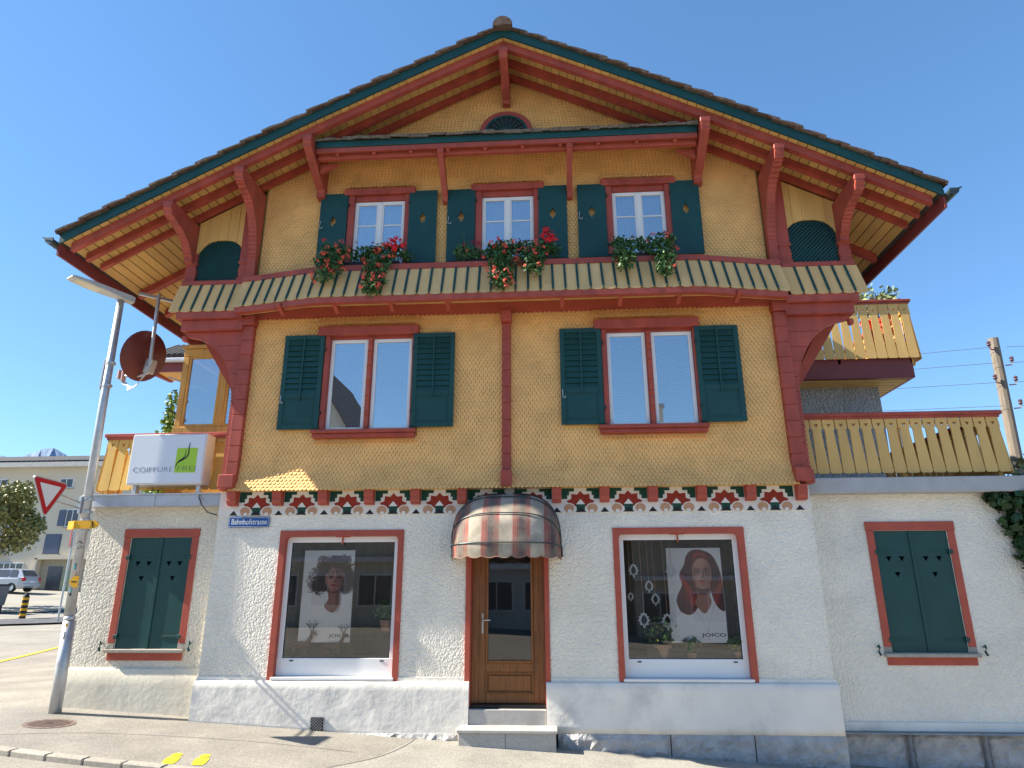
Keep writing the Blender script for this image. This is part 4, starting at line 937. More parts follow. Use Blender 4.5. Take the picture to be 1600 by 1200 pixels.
        for k in range(620):
            a = g.random()*2*PI; q = .62+.55*g.random()**1.3; cx, cy = .60+.43*q*math.cos(a), .47+.31*q*math.sin(a)+.10*max(0,-math.cos(a))*q
            if g.random() < .42: cx, cy = .60+.40*(g.random()-.5)*1.5, .13+.19*g.random()
            if ((cx-.63)/.17)**2+((cy-.55)/.22)**2 < 1: continue
            if cy > .78 and .42 < cx < .80: continue
            r = .018+.035*g.random(); t0 = g.random()*6.28; L = 2.5+3*g.random(); c = np.array((.27,.155,.14))*(.3+1.2*g.random())
            stroke([(cx+r*math.cos(t0+L*t), cy+r*math.sin(t0+L*t)*.9) for t in np.linspace(0,1,14)], .0055+.004*g.random(), c, .75)
        for k in range(30): x = .45+.36*g.random(); stroke(path([(x,.22),(x+.03*g.normal(),.32),(x-.02,.40+.05*g.random())], 6), .009, np.array((.19,.11,.10))*(.6+.7*g.random()), .8)
    else:
        blend(poly([(.0,1.75),(.02,1.40),(.20,1.18),(.45,1.02),(.62,1.20),(.80,1.0),(1.05,1.15),(1.05,1.75)]), (.94,.925,.915)); stroke(path([(.42,1.06),(.58,1.30),(.68,1.62)], 8), .012, (.66,.64,.63), .5); stroke(path([(.82,1.03),(.72,1.25),(.66,1.5)], 8), .012, (.64,.62,.61), .5)
        blend(poly([(.55,.03),(.40,.10),(.32,.30),(.22,.48),(.26,.66),(.14,.92),(.20,1.14),(.38,1.20),(.52,1.05),(.56,.8),(.80,.8),(.86,1.05),(1.0,1.12),(.985,.7),(.93,.32),(.80,.10)]), (.40,.085,.06))
        blend(poly([(.50,.66),(.52,.88),(.46,.98),(.62,1.18),(.76,1.0),(.74,.85),(.76,.66)]), (.66,.455,.375)); blend(ell(.63,.78,.14,.07,.7)*.75, (.38,.22,.18))
        face(.63,.46,.185,.275,.03, (.76,.545,.455), (.46,.285,.235), (.66,.30,.27))
        def lock(inner, outer, n, r):
            A, B = path(inner, 7), path(outer, 7); m = min(len(A), len(B))
            for k in range(n):
                t = g.random(); ph = g.random()*6; br = .35+1.1*g.random()
                for i in range(m-1):
                    f = i/m; w_ = .012*math.sin(6*f+ph)*f
                    for sub in (0, .5):
                        x = (A[i][0]*(1-t)+B[i][0]*t)*(1-sub)+(A[i+1][0]*(1-t)+B[i+1][0]*t)*sub+w_; y = (A[i][1]*(1-t)+B[i][1]*t)*(1-sub)+(A[i+1][1]*(1-t)+B[i+1][1]*t)*sub
                        sh_ = br*(.55+.6*max(0, math.sin(f*9+t*2.5+.6))**2); stroke([(x, y)], r, np.array((.64,.15,.09))*sh_, .5)
        lock([(.60,.13),(.50,.20),(.45,.36),(.46,.60),(.50,.80),(.46,1.0),(.36,1.14)], [(.56,.04),(.38,.14),(.31,.33),(.22,.50),(.26,.68),(.14,.94),(.22,1.16)], 150, .007)
        lock([(.62,.13),(.74,.20),(.81,.36),(.81,.60),(.78,.80),(.84,1.0),(.92,1.10)], [(.62,.03),(.82,.12),(.93,.32),(.985,.55),(.99,.75),(.985,.95),(.99,1.12)], 130, .007)
    im = np.clip(im*(.985+.03*g.random((Hh, W, 1))), 0, 1)
    img = bpy.data.images.new('printed_portrait', W, Hh); px = np.ones((Hh, W, 4), np.float32); px[..., :3] = im[::-1]; img.pixels.foreach_set(px.ravel()); img.update(); img.pack()
    m = bpy.data.materials.new('portrait_print'); m.use_nodes = True; t = m.node_tree; b = t.nodes['Principled BSDF']; tx = nn(t, 'ShaderNodeTexImage'); tx.image = img; t.links.new(tx.outputs[0], b.inputs['Base Color']); b.inputs['Roughness'].default_value = .45
    return m
def poster(x0, x1, z0, z1, y, kind, label):
    t = thing('salon_poster', ((x0+x1)/2, y, z0), label, 'poster', None); quick('board', m_pw, t, (x0,x1,y,y+.015,z0,z1))
    me = bpy.data.meshes.new('portrait_print'); O = org(t); me.from_pydata([tuple(Vector(p)-O) for p in ((x0,y-.002,z0),(x1,y-.002,z0),(x1,y-.002,z1),(x0,y-.002,z1))], [], [(0,1,2,3)]); uv = me.uv_layers.new(name='uv')
    for i, c in enumerate(((0,0),(1,0),(1,1),(0,1))): uv.data[i].uv = c
    me.materials.append(portrait(kind)); link('portrait_print', me, t); W, Hh = x1-x0, z1-z0
    if kind == 1: text('JOICO', .062, m_eye, t, (x0+.60*W, y-.004, z0+.055*Hh), width=.30, bold=.001)
    else: text('JOICO', .062, m_eye, t, (x0+.55*W, y-.004, z0+.065*Hh), width=.34, bold=.001)
poster(-2.92,-2.15,1.0,2.30,.22,1,'poster of a person with big dark curls in the left shop window')
poster(2.48,3.26,1.0,2.30,.22,2,'poster of a person with long auburn waves in the right shop window')
# ---- hanging leaf ornaments in the right window
m_orn = M('frosted_leaf', (.66,.66,.64), .6)
LF = [(0,.5),(.10,.40),(.20,.42),(.19,.28),(.34,.22),(.27,.12),(.40,.0),(.26,-.08),(.28,-.26),(.12,-.24),(0,-.5)]
pos = [((1.99,1.98),.9,'upper left'),((1.93,1.62),.55,'x'),((2.20,1.76),.8,'x'),((2.28,1.58),.8,'x'),((2.53,1.97),.95,'x'),((2.10,1.30),1.0,'x'),((2.43,1.28),1.05,'x')]
labs = ['frosted leaf hanging highest at the left of the right shop window','small frosted leaf at the far left edge of the right shop window','frosted leaf on a string, upper of the close pair in the right shop window','frosted leaf on a string, lower of the close pair in the right shop window','frosted leaf hanging beside the auburn hair poster top corner','frosted leaf hanging low at the left of the right shop window','frosted leaf hanging low above the round plant in the shop window']
for (p, s, _), lb in zip(pos, labs):
    t = thing('leaf_ornament', (p[0],.17,p[1]), lb, 'ornament', 'leaf ornaments hanging in the shop window'); b = MB(); sc = .23*s
    for sx in (-1, 1):
        oo = [(p[0]+sx*q[0]*sc*.95, p[1]+q[1]*sc) for q in LF]; ii = [(p[0]+sx*max(q[0]*.62-.02,0)*sc*.95, p[1]+q[1]*.72*sc) for q in LF]
        for k in range(len(LF)-1): b.prism([oo[k],oo[k+1],ii[k+1],ii[k]], 'y', .165, .175)
    b.build('leaf', m_orn, t); b = MB(); b.tube([(p[0],.17,p[1]+.45*sc),(p[0]-.01,.17,2.45)], .0035, 4); b.build('string', m_tan, t)
# ---- shelf plants, deer figures
def pot_plant(x, y, z, r, label, seed, mat=None, flowers=None):
    t = thing('window_plant', (x,y,z), label, 'plant', 'plants in the shop window'); b = MB(); b.lathe((x,y,z), [(r*.4,0),(r*.55,r*.7),(r*.6,r*.7)], 10); b.build('pot', m_tan, t)
    tag(leaf_cloud([(x,y,z+r*1.35)], [(r,r*.8,r*.85)], 260, .05, seed).build('foliage', mat or m_leaf2, t), kind='stuff')
    if flowers: tag(leaf_cloud([(x,y-.05,z+r*1.4)], [(r*1.05,r*.8,r*.8)], 40, .03, seed+1).build('flower', flowers, t), kind='stuff')
m_yb = M('yellow_blossom', (.60,.48,.10), .6)
pot_plant(2.35,.27,.80,.26,'round yellow green plant beside the auburn hair poster',31,flowers=m_yb); pot_plant(2.74,.20,.78,.14,'small spiky plant in front of the auburn hair poster',33); pot_plant(3.37,.22,.79,.14,'bushy plant at the right end of the right shop window',35,flowers=m_yb)
t = thing('planter_trough', (2.75,.24,.78), 'dark wooden trough along the floor of the right shop window', 'planter'); quick('trough', M('dark_trough',(.07,.05,.045),.7), t, (2.12,3.38,.17,.29,.765,.93), c=.01)
pot_plant(-1.62,.30,1.15,.22,'leafy yellow green plant at the right side of the left shop window',37)
t = thing('plant_stand', (-1.62,.3,.76), 'dark stand carrying the plant in the left shop window', 'plant stand'); quick('stand', m_dark, t, (-1.75,-1.49,.2,.42,.765,1.15), c=.01)
def deer(x, y, z, s, label, f=1):
    t = thing('deer_figure', (x,y,z), label, 'figurine', 'deer figures in the left shop window'); b = MB(); q = lambda a, c: (x+f*a*s, y, z+c*s)
    b.tube([q(-.30,.42),q(-.1,.46),q(.10,.45),q(.2,.52)], .10*s, 8, r1=.08*s); b.tube([q(.17,.48),q(.27,.66),q(.31,.80)], .07*s, 8, r1=.045*s); b.tube([q(.28,.82),q(.38,.80),q(.47,.74)], .055*s, 8, r1=.025*s); b.tube([q(-.38,.44),q(-.42,.36)], .025*s, 6)
    for a in (-.28,-.22,.10,.16): b.tube([q(a,.42),q(a+.01,.2),q(a-.01,0)], .035*s, 6, r1=.018*s)
    b.build('body', M('deer_brown',(.10,.045,.03),.6), t, smooth=True); b = MB()
    for d in (-1, 1):
        yy = lambda a, c, e: (x+f*a*s+d*.0*s, y+d*e*s, z+c*s)
        b.tube([(x+f*.29*s, y, z+.84*s), (x+(f*.29+d*.06)*s, y+.02*d*s, z+.95*s), (x+(f*.29+d*.12)*s, y, z+1.02*s), (x+(f*.29+d*.09)*s, y, z+1.16*s)], .014*s, 5)
        b.tube([(x+(f*.29+d*.06)*s, y, z+.95*s), (x+(f*.29+d*.03)*s, y, z+1.08*s)], .011*s, 5); b.tube([(x+(f*.29+d*.12)*s, y, z+1.02*s), (x+(f*.29+d*.20)*s, y, z+1.09*s)], .011*s, 5)
    b.build('antlers', m_eye, t)
deer(-2.84,.17,.765,.46,'small deer figure with antlers before the curly hair poster, left one'); deer(-2.36,.18,.765,.42,'small deer figure at the lower right corner of the curly hair poster')
# ================================================================ left annex
AX = thing('side_annex', (-5.3,.3,.1), 'cream roughcast annex with closed green shutters left of the chalet', 'annex')
ah = (-5.74,-4.76,.90,2.52)
b = MB(); wall_holes(b, -6.42, -4.20, .62, 3.0, [ah], .30, .45); b.add([(-6.42,.3,.0),(-6.42,6,.0),(-6.42,6,3.0),(-6.42,.3,3.0)], [(0,1,2,3)]); b.build('wall', m_stuc2, AX)
b = MB(); nx = 26; vs = []
for i in range(nx+1):
    x = -6.44+(2.2)*i/nx
    for z, y in ((.64,.3),(.632,.262),(.615,.25),(.4,.247+rng.normal()*.0012),(.2,.243+rng.normal()*.0012),(gz(x,.25)-.06,.243)): vs.append((x,y,z))
b.add(vs, [(i*6+j,i*6+j+1,(i+1)*6+j+1,(i+1)*6+j) for i in range(nx) for j in range(5)]); b.add([(-6.44,.3,.64),(-6.44,.243,.6),(-6.44,.243,0),(-6.44,6,0),(-6.44,6,.64)], [(0,1,2,3,4)]); b.build('plinth', m_plin2, AX, smooth=True)
quick('drain_cover', m_plin2, AX, (-4.40,-4.29,.225,.245,.12,.40), c=.012)
def annex_window(par, x0, x1, z0, z1, y, slight=.0):
    """x0..x1, z0..z1 = shutter field"""
    f = .105; b = MB(); zt = z1+.13
    b.box(x0-f, x0-.004, y-.02, y+.12, z0+.08, z1, .004); b.box(x1+.004, x1+f, y-.02, y+.12, z0+.08, z1, .004); b.box(x0-f-.01, x1+f+.01, y-.023, y+.12, z1+.002, zt, .004); b.box(x0-f+.02, x1+f-.02, y-.02, y+.1, z0-.16, z0-.055, .004)
    w_ = b.build('window', m_red2, par)
    quick('sill', m_kerb, w_, (x0-f-.015, x1+f+.015, y-.085, y+.06, z0-.052, z0-.002), c=.008)
    quick('jamb_foot', m_kerb, w_, (x0-f, x0-.004, y-.02, y+.12, z0, z0+.078), c=.004); quick('jamb_foot', m_kerb, w_, (x1+.004, x1+f, y-.02, y+.12, z0, z0+.078), c=.004)
    xm = (x0+x1)/2; b = MB(); b.box(x0-.02, x1+.02, y+.14, y+.15, z0-.05, z1+.05); b.build('dark_back', m_dark, w_)
    for (a, c) in ((x0, xm-.004), (xm+.004, x1)):
        W = c-a; tr = [(a+W*.32, z1-.36), (a+W*.68, z1-.36), (a+W*.5, z1-.58)]
        b = MB(); ys = (y+.012, y+.048)
        # leaf built in strips around three triangular piercings
        x_ = [a, tr[0][0], tr[2][0], tr[1][0], c]; r_ = .042; hgt = .075
        b.prism([(a,z0),(tr[0][0],z0),(tr[0][0],tr[0][1]-hgt),(tr[0][0]-r_,tr[0][1]),(tr[0][0],tr[0][1]),(tr[0][0],z1),(a,z1)], 'y', *ys)
        b.prism([(tr[0][0],z0),(tr[2][0],z0),(tr[2][0],tr[2][1]-hgt),(tr[2][0]-r_,tr[2][1]),(tr[2][0],tr[2][1]),(tr[2][0],z1),(tr[0][0],z1),(tr[0][0],tr[0][1]),(tr[0][0]+r_,tr[0][1]),(tr[0][0],tr[0][1]-hgt)], 'y', *ys)
        b.prism([(tr[2][0],z0),(tr[1][0],z0),(tr[1][0],tr[1][1]-hgt),(tr[1][0]-r_,tr[1][1]),(tr[1][0],tr[1][1]),(tr[1][0],z1),(tr[2][0],z1),(tr[2][0],tr[2][1]),(tr[2][0]+r_,tr[2][1]),(tr[2][0],tr[2][1]-hgt)], 'y', *ys)
        b.prism([(tr[1][0],z0),(c,z0),(c,z1),(tr[1][0],z1),(tr[1][0],tr[1][1]),(tr[1][0]+r_,tr[1][1]),(tr[1][0],tr[1][1]-hgt)], 'y', *ys)
        sh = b.build('shutter', m_grn, w_)
    b = MB(); b.box(xm-.028, xm+.028, y-.006, y+.012, z0+.01, z1-.004, .004)
    for xe, s in ((x0,1),(x1,-1)):
        for zz_ in (z0+.17, z1-.30): b.box(xe-s*.03, xe+s*.03, y-.03, y+.014, zz_-.03, zz_+.03, .006); b.box(xe, xe+s*.28, y+.003, y+.0125, zz_-.014, zz_+.014, .003)
    b.build('hinge', m_grn, w_)
    for xe in (x0-f-.09, x1+f+.09):
        b = MB(); zc = z0+.02; b.tube([(xe,y,zc+.06),(xe,y-.05,zc+.06)], .01, 6); b.tube([(xe,y-.05,zc+.09),(xe+.012,y-.055,zc+.05),(xe-.01,y-.055,zc),(xe+.015,y-.055,zc-.05)], .013, 6, r1=.017); b.build('shutter_catch', m_grn, w_)
annex_window(AX, -5.74, -4.76, .90, 2.52, .30)
# terrace slab with rounded left end
def slab(par, pts, z0, z1, mat, name='terrace_slab'):
    b = MB(); b.prism(pts, 'z', z0, z1); return b.build(name, mat, par)
arc = [(-6.30+.38*math.cos(t), .46+.38*math.sin(t)) for t in np.linspace(1.5*PI, PI, 9)]
slab(AX, [(-4.2,.08)]+arc+[(-6.68,6),(-4.2,6)], 2.98, 3.145, m_zinc); 
arc2 = [(-6.30+.40*math.cos(t), .46+.40*math.sin(t)) for t in np.linspace(1.5*PI, PI, 9)]
slab(AX, [(-4.2,.06)]+arc2+[(-6.70,6),(-4.2,6)], 3.148, 3.172, m_zinc, 'slab_flashing')
for x in (-5.33,-4.6,): quick('slab_joint', m_zinc, AX, (x-.006,x+.006,.065,.09,2.985,3.146))
# ---- railing builder
def rail_board_mesh(W=.19, Hh=.88, mat=m_yel):
    w2 = W/2; a = w2-.004; b = MB()
    pr = [(a-.02,0),(a,.025),(a-.002,.10*Hh),(a*.74,.72*Hh),(a*.74,.785*Hh),(a*.96,.80*Hh),(a*.96,Hh)]
    tri = [(.0,.865*Hh-.035),(.037,.865*Hh+.02),(0,.865*Hh+.02)]
    for s in (-1, 1): b.prism([(0,0)]+[(s*p[0],p[1]) for p in pr]+[(0,Hh),(0,tri[2][1]),(s*tri[1][0],tri[1][1]),(0,tri[0][1])], 'y', -.011, .011)
    return b
def railing(name, label, pts, z0, Hh, lean=.07, W=.19, mat=m_yel, cap=.05, group='board railings of the terraces'):
    """pts: plan polyline; boards lean outward at the foot"""
    t = thing(name, (pts[0][0], pts[0][1], z0), label, 'railing', group); me = rail_board_mesh(W, Hh, mat).mesh('board', mat)
    for p, q in zip(pts[:-1], pts[1:]):
        d = Vector((q[0]-p[0], q[1]-p[1], 0)); L = d.length; n = max(1, int(round(L/W))); d.normalize(); out = Vector((d.y, -d.x, 0))
        ang = math.atan2(d.y, d.x)
        for i in range(n):
            c = Vector((p[0], p[1], 0))+d*(i+.5)*L/n+out*lean
            o = link('board', me, t, (c.x, c.y, z0)); o.rotation_mode = 'XYZ'; o.rotation_euler = (-math.atan(lean/Hh), 0, ang); o.scale = (L/n/W*.985, 1, 1)
        b = MB(); c = (Vector((p[0],p[1],0))+Vector((q[0],q[1],0)))/2
        b.obox((c.x-out.x*.01, c.y-out.y*.01, z0+Hh+.035), d, out, (0,0,1), L/2+.05, .075, .028, .008); b.obox((c.x+out.x*.012, c.y+out.y*.012, z0+Hh-.012), d, out, (0,0,1), L/2+.012, .022, .02); b.build('handrail', m_red, t)
        b = MB()
        for zz_ in (.14*Hh, .9*Hh): e = lean*(1-zz_/Hh); b.obox((c.x+out.x*(e-.035), c.y+out.y*(e-.035), z0+zz_), d, out, (0,0,1), L/2, .022, .03)
        k = max(2, int(L/1.2)+1)
        for i in range(k): pp = Vector((p[0],p[1],0))+d*L*(.04+.92*i/(k-1)); b.box(pp.x-.03, pp.x+.03, pp.y-.0, pp.y+.06, z0-.09, z0+Hh*.95)
        b.build('rail_frame', m_skirt if False else m_frm, t)
    return t
railing('terrace_railing', 'ochre board railing of the left terrace behind the salon sign', [(-6.62,1.1),(-6.42,.34),(-4.22,.34)], 3.255, .87, mat=M('sunlit_ochre_paint', (.60,.36,.085), .55, var=.12, vscale=5, stretch=(1,1,.25), rnd=.08, bump=.15, bscale=40, bdist=.004))
# ---- COIFFURE FREI sign box
sb = thing('salon_sign', (-5.2,.1,3.17), 'white lightbox sign reading COIFFURE FREI with a lime square on the left terrace', 'sign')
quick('case', m_alu, sb, (-5.79,-4.575,.0,.27,3.30,4.10), c=.012); quick('face', m_signw, sb, (-5.765,-4.60,-.006,.004,3.325,4.075))
for x in (-5.69,-4.66): quick('foot', m_galv, sb, (x-.03,x+.03,.07,.17,3.165,3.30), c=.006)
def on(u, v): return (-5.765+u*1.165, 3.325+v*.75)
q = [on(.628,.205),on(.915,.205),on(.915,.725),on(.628,.725)]; r_ = .012
b = MB(); pr_ = []
for (cx, cz), a0 in zip(((q[0][0]+r_,q[0][1]+r_),(q[1][0]-r_,q[1][1]+r_),(q[2][0]-r_,q[2][1]-r_),(q[3][0]+r_,q[3][1]-r_)), (PI,1.5*PI,0,PI/2)):
    pr_ += [(cx+r_*math.cos(a0+t), cz+r_*math.sin(a0+t)) for t in np.linspace(0,PI/2,4)]
b.prism(pr_, 'y', -.0085, -.006); b.build('lime_square', m_lime, sb)
def swoosh(pts, wmax, name):
    P_ = curve_pts([(*on(*p), 0) for p in pts], 8); b = MB(); n = len(P_); L = []; Rr = []
    for i, p in enumerate(P_):
        d = (P_[min(i+1,n-1)]-P_[max(i-1,0)]).normalized(); w_ = wmax*math.sin(PI*(.04+.92*i/(n-1)))**.7; L.append((p.x-d.y*w_, p.y+d.x*w_)); Rr.append((p.x+d.y*w_, p.y-d.x*w_))
    b.prism(L+Rr[::-1], 'y', -.011, -.008); b.build(name, m_black, sb)
swoosh([(.632,.30),(.66,.41),(.72,.47),(.775,.535),(.795,.62),(.79,.73),(.80,.84)], .011, 'strand'); swoosh([(.64,.38),(.68,.46),(.735,.52),(.755,.60),(.752,.70)], .007, 'strand')
text('COIFFURE', .115, bold=-.003, mat=m_grey, parent=sb, loc=(*[on(.045,0)[0], -.0075], on(0,.225)[1]), width=.64); text('FREI', .115, bold=-.003, mat=m_grey, parent=sb, loc=(on(.655,0)[0], -.0105, on(0,.24)[1]), width=.285)
b = MB(); b.tube([(-4.62,.1,3.17),(-4.6,.03,3.1),(-4.52,.0,2.98),(-4.40,-.02,2.86),(-4.25,-.01,2.82)], .008, 5); b.build('cable', m_blk, sb)
# ---- wooden glazed porch on the terrace
pc_ = thing('glazed_porch', (-5.2,1,3.2), 'honey coloured timber framed glass porch on the left terrace', 'porch')
y = .95; b = MB(); 
for q in ((-5.73,-5.62,4.45,5.76),(-5.0,-4.88,4.45,5.76),(-4.36,-4.2,4.45,5.76)): b.box(q[0],q[1],y+.003,y+.09,q[2],q[3],.01)
b.box(-5.735,-4.2,y,y+.09,5.76,5.895,.01); b.box(-5.735,-4.2,y-.02,y+.09,4.335,4.45,.01); b.box(-5.73,-5.62,y+.095,3.6,5.77,5.89,.01); b.box(-5.73,-5.62,3.5,3.6,3.3,5.76,.01)
b.build('frame', m_frm, pc_)
for q in ((-5.62,-5.0),(-4.88,-4.36)):
    b = MB(); f = .045; b.box(q[0],q[0]+f,y+.01,y+.06,4.45,5.76,.006); b.box(q[1]-f,q[1],y+.01,y+.06,4.45,5.76,.006); b.box(q[0]+f,q[1]-f,y+.01,y+.06,4.45,4.50,.006); b.box(q[0]+f,q[1]-f,y+.01,y+.06,5.71,5.76,.006); s_ = b.build('sash', m_frm, pc_)
    b = MB(); b.box(q[0]+f,q[1]-f,y+.03,y+.038,4.5,5.71); b.build('pane', m_g_p, s_)
b = MB(); b.box(-5.70,-5.69,y+.09,3.5,4.45,5.76); b.build('side_pane', m_g_p, pc_)
b = MB(); b.box(-5.73,-4.2,y,3.6,3.18,4.33); b.build('parapet', m_frm, pc_)
b = MB(); b.box(-5.76,-4.2,y-.03,3.7,5.90,5.96); b.build('porch_roof', m_frm, pc_)
# inside: dim wall and louvred blind
b = MB()
for k in range(26): zc = 4.52+k*.046; b.obox((-4.95,2.2,zc), (1,0,0), (0,1,.3), (0,-.3,1), .7, .022, .002)
b.build('blind', M('beige_blind', (.42,.36,.26), .6), pc_); quick('inner_wall', m_room, pc_, (-5.6,-4.2,3.4,3.45,4.33,5.9))
# ---- clipped thuja behind the railing
tp = thing('thuja_bush', (-6.40,1.9,3.2), 'bright green conical thuja standing behind the left terrace railing', 'bush')
cs = [(-6.40,1.9,3.2+.33*k) for k in range(7)]; rs = [(.34*(1-.11*k),.34*(1-.11*k),.26) for k in range(7)]
tag(leaf_cloud(cs, rs, 2200, .07, 5, ax=None).build('foliage', m_thuja, tp), kind='stuff'); b = MB(); b.tube([(-6.40,1.9,3.17),(-6.40,1.9,5.0)], .05, 7); b.build('stem', m_bark, tp)
# ---- rear wing with dark roof seen past the corner
rw = thing('rear_wing', (-6.2,7,.2), 'dark tiled rear wing roof with red eaves peeping out behind the porch', 'building')
b = MB(); b.box(-8.0,-4.2,7.2,11,0,7.3); b.build('wall', m_yel, rw)
b = MB(); b.prism([(6.2,7.52),(6.2,7.66),(9.4,9.55),(9.4,9.42)], 'x', -9.9, -4.2); rr2 = b.build('roof', m_dtile, rw)
for i in range(38):
    b = MB()
    xq = -9.88+.15*i; b.tube([(xq+.07,6.15,7.70),(xq+.07,7.4,8.44)], .075, 6); b.build('tile_row', m_dtile, rr2)
quick('gutter', m_zinc, rr2, (-9.95,-4.2,6.06,6.19,7.52,7.63), c=.03)
b = MB(); b.prism([(6.2,7.48),(7.2,7.55),(7.2,7.3),(6.3,7.25)], 'x', -9.8, -9.7); b.box(-9.9,-4.2,6.2,6.26,7.28,7.52); b.build('eave_fascia', m_dred, rr2); quick('soffit', m_soff, rr2, (-9.8,-4.2,6.27,7.2,7.34,7.36))
b = MB()
for x in (-8.9,-7.9,-6.9,-5.9): b.prism([(7.2,7.3),(6.4,7.3),(6.4,7.2),(7.1,6.6),(7.2,6.5)], 'x', x-.07, x+.07)
b.build('bracket', m_red, rr2)
# ---- satellite dish
sd = thing('satellite_dish', (-6.2,1.0,6.75), 'maroon satellite dish hung on a mast under the left eaves', 'satellite dish')
c = Vector((-6.52,1.0,5.80)); nv = Vector((-.88,.42,.28)).normalized(); u = nv.cross(Vector((0,0,1))).normalized(); v = u.cross(nv); b = MB(); n = 28; vs = [c+nv*-.09]
for k in range(1, 6):
    rr_ = k/5
    for j in range(n): t = 2*PI*j/n; vs.append(c+u*.42*rr_*math.cos(t)+v*.47*rr_*math.sin(t)+nv*(-.09+.09*rr_*rr_))
b.add(vs, [(0, 1+j, 1+(j+1) % n) for j in range(n)]+[(1+k*n+j, 1+k*n+(j+1) % n, 1+(k+1)*n+(j+1) % n, 1+(k+1)*n+j) for k in range(4) for j in range(n)]); b.build('dish', m_dish, sd, smooth=True)
mp_ = Vector((-6.25,.86,5.55)); b = MB(); b.tube([(-6.33,.86,6.95),(-6.28,.86,5.45)], .032, 8); b.obox((-6.42,.95,6.93), (1,.9,0), (-.9,1,0), (0,0,1), .30, .03, .025); b.build('mast', m_galv, sd)
b = MB(); b.obox(mp_+Vector((-.07,.07,.02)), u, nv, v, .06, .09, .13, .015); b.obox(mp_+Vector((-.05,.03,-.05)), u, nv, v, .07, .03, .05, .01); b.build('clamp', m_galv, sd)
b = MB(); e = c+nv*.62+Vector((-.5,.1,-.5)); b.tube([mp_+Vector((-.08,.08,-.1)), c-v*.40+nv*.02, c-v*.42+nv*.42], .018, 6); b.build('feed_arm', m_galv, sd)
l0 = c-v*.42+nv*.42; b = MB(); b.tube([l0+Vector((0,0,-.1)), l0+Vector((-.0,0,.08))], .045, 8); b.tube([l0+Vector((-.08,0,-.06)), l0+Vector((-.08,0,.1))], .04, 8); b.build('receiver', M('lnb_pinkish', (.42,.26,.24), .5), sd)
b = MB()
for k in range(6):
    p0 = mp_+Vector((-.06+.02*k,-.03,-.02)); b.tube(curve_pts([p0, p0+Vector((-.10-.02*k,0,-.28)), p0+Vector((-.18-.04*k,0,-.36-.015*k)), l0+Vector((.02*k,0,-.16)), l0+Vector((-.02*k,0,-.06))], 5), .006, 4)
b.tube([(-5.4,1.3,5.2),(-6.05,1.1,5.42)], .016, 6)
b.build('cable', m_lampg, sd)
# ================================================================ street lamp with its signs
lp = thing('street_lamp', (-6.07,-.27,gz(-6.07,-.27)), 'tall galvanised street lamp pole standing at the left corner of the chalet', 'street lamp')
b = MB(); b.tube([(-6.07,-.27,-.05),(-6.10,-.27,1.3)], .082, 14, r1=.082); b.tube([(-6.10,-.27,1.3),(-6.12,-.27,1.36)], .082, 14, r1=.070); b.tube([(-6.12,-.27,1.36),(-6.20,-.27,4.5),(-6.225,-.27,6.36)], .070, 14, r1=.052); b.build('pole', m_galv, lp, smooth=True)
def rl(z): return -6.07-.0247*z
# head: flat luminaire reaching out to the left and toward the street
h0 = Vector((-6.12,-.20,6.40)); h1 = Vector((-6.57,-.95,6.44)); d = (h1-h0); L = d.length; d.normalize(); s_ = d.cross(Vector((0,0,1))).normalized(); up = s_.cross(d)
b = MB(); prof = [(-.06,.06,.05,.05),(.0,.075,.055,.05),(.2,.09,.05,.045),(.42,.125,.04,.04),(.70,.135,.03,.03),(.90,.115,.022,.02),(.94,.10,.012,.012)]; vs = []
for t, w_, hu, hd in prof: vs += [h0+d*t+s_*w_-up*hd, h0+d*t+s_*w_*.9+up*hu, h0+d*t-s_*w_*.9+up*hu, h0+d*t-s_*w_-up*hd]
b.add(vs, [(4*i+k, 4*i+(k+1) % 4, 4*i+4+(k+1) % 4, 4*i+4+k) for i in range(len(prof)-1) for k in range(4)]+[(0,1,2,3),(24,25,26,27)]); b.build('lamp_head', m_lampg, lp)
b = MB(); pp = [h0+d*t+s_*w_-up*(hd+.004) for t, w_, hd in ((.47,.10,.039),(.86,.09,.026),(.86,-.09,.026),(.47,-.10,.039))]; b.add(pp+[p+up*.01 for p in pp], [(0,1,2,3),(4,5,6,7),(0,1,5,4),(1,2,6,5),(2,3,7,6),(3,0,4,7)]); b.build('lens', M('lamp_lens', (.60,.56,.42), .35), lp)
for z, w_ in ((5.24,.02),(4.86,.02)):
    b = MB(); b.tube([(rl(z),-.27,z-w_),(rl(z),-.27,z+w_)], .075, 12); b.box(rl(z)-.10, rl(z)-.06, -.30, -.24, z-.02, z+.02); b.build('clamp', m_galv, lp)
b = MB(); b.box(rl(5.05)-.105, rl(5.05)-.075, -.31, -.25, 4.80, 5.30, .004); b.build('clamp_rail', m_galv, lp)
b = MB()
for z, r_, mm in ((2.28,.0705,0),(1.88,.071,1),(1.70,.071,2),(1.60,.071,0),(1.24,.084,3)):
    pass
def sticker(z, dz, a0, a1, mat, rr_=.0725):
    b = MB(); n = 6; vs = []
    for k in range(n+1): a = a0+(a1-a0)*k/n; vs += [(rl(z-dz)+rr_*math.cos(a), -.27+rr_*math.sin(a), z-dz), (rl(z+dz)+rr_*math.cos(a), -.27+rr_*math.sin(a), z+dz)]
    b.add(vs, [(2*k,2*k+2,2*k+3,2*k+1) for k in range(n)]); b.build('sticker', mat, lp)
m_st1 = M('teal_sticker', (.10,.28,.30), .5, var=.5, vscale=40); m_st2 = M('torn_sticker', (.55,.55,.55), .6, var=.5, vscale=50)
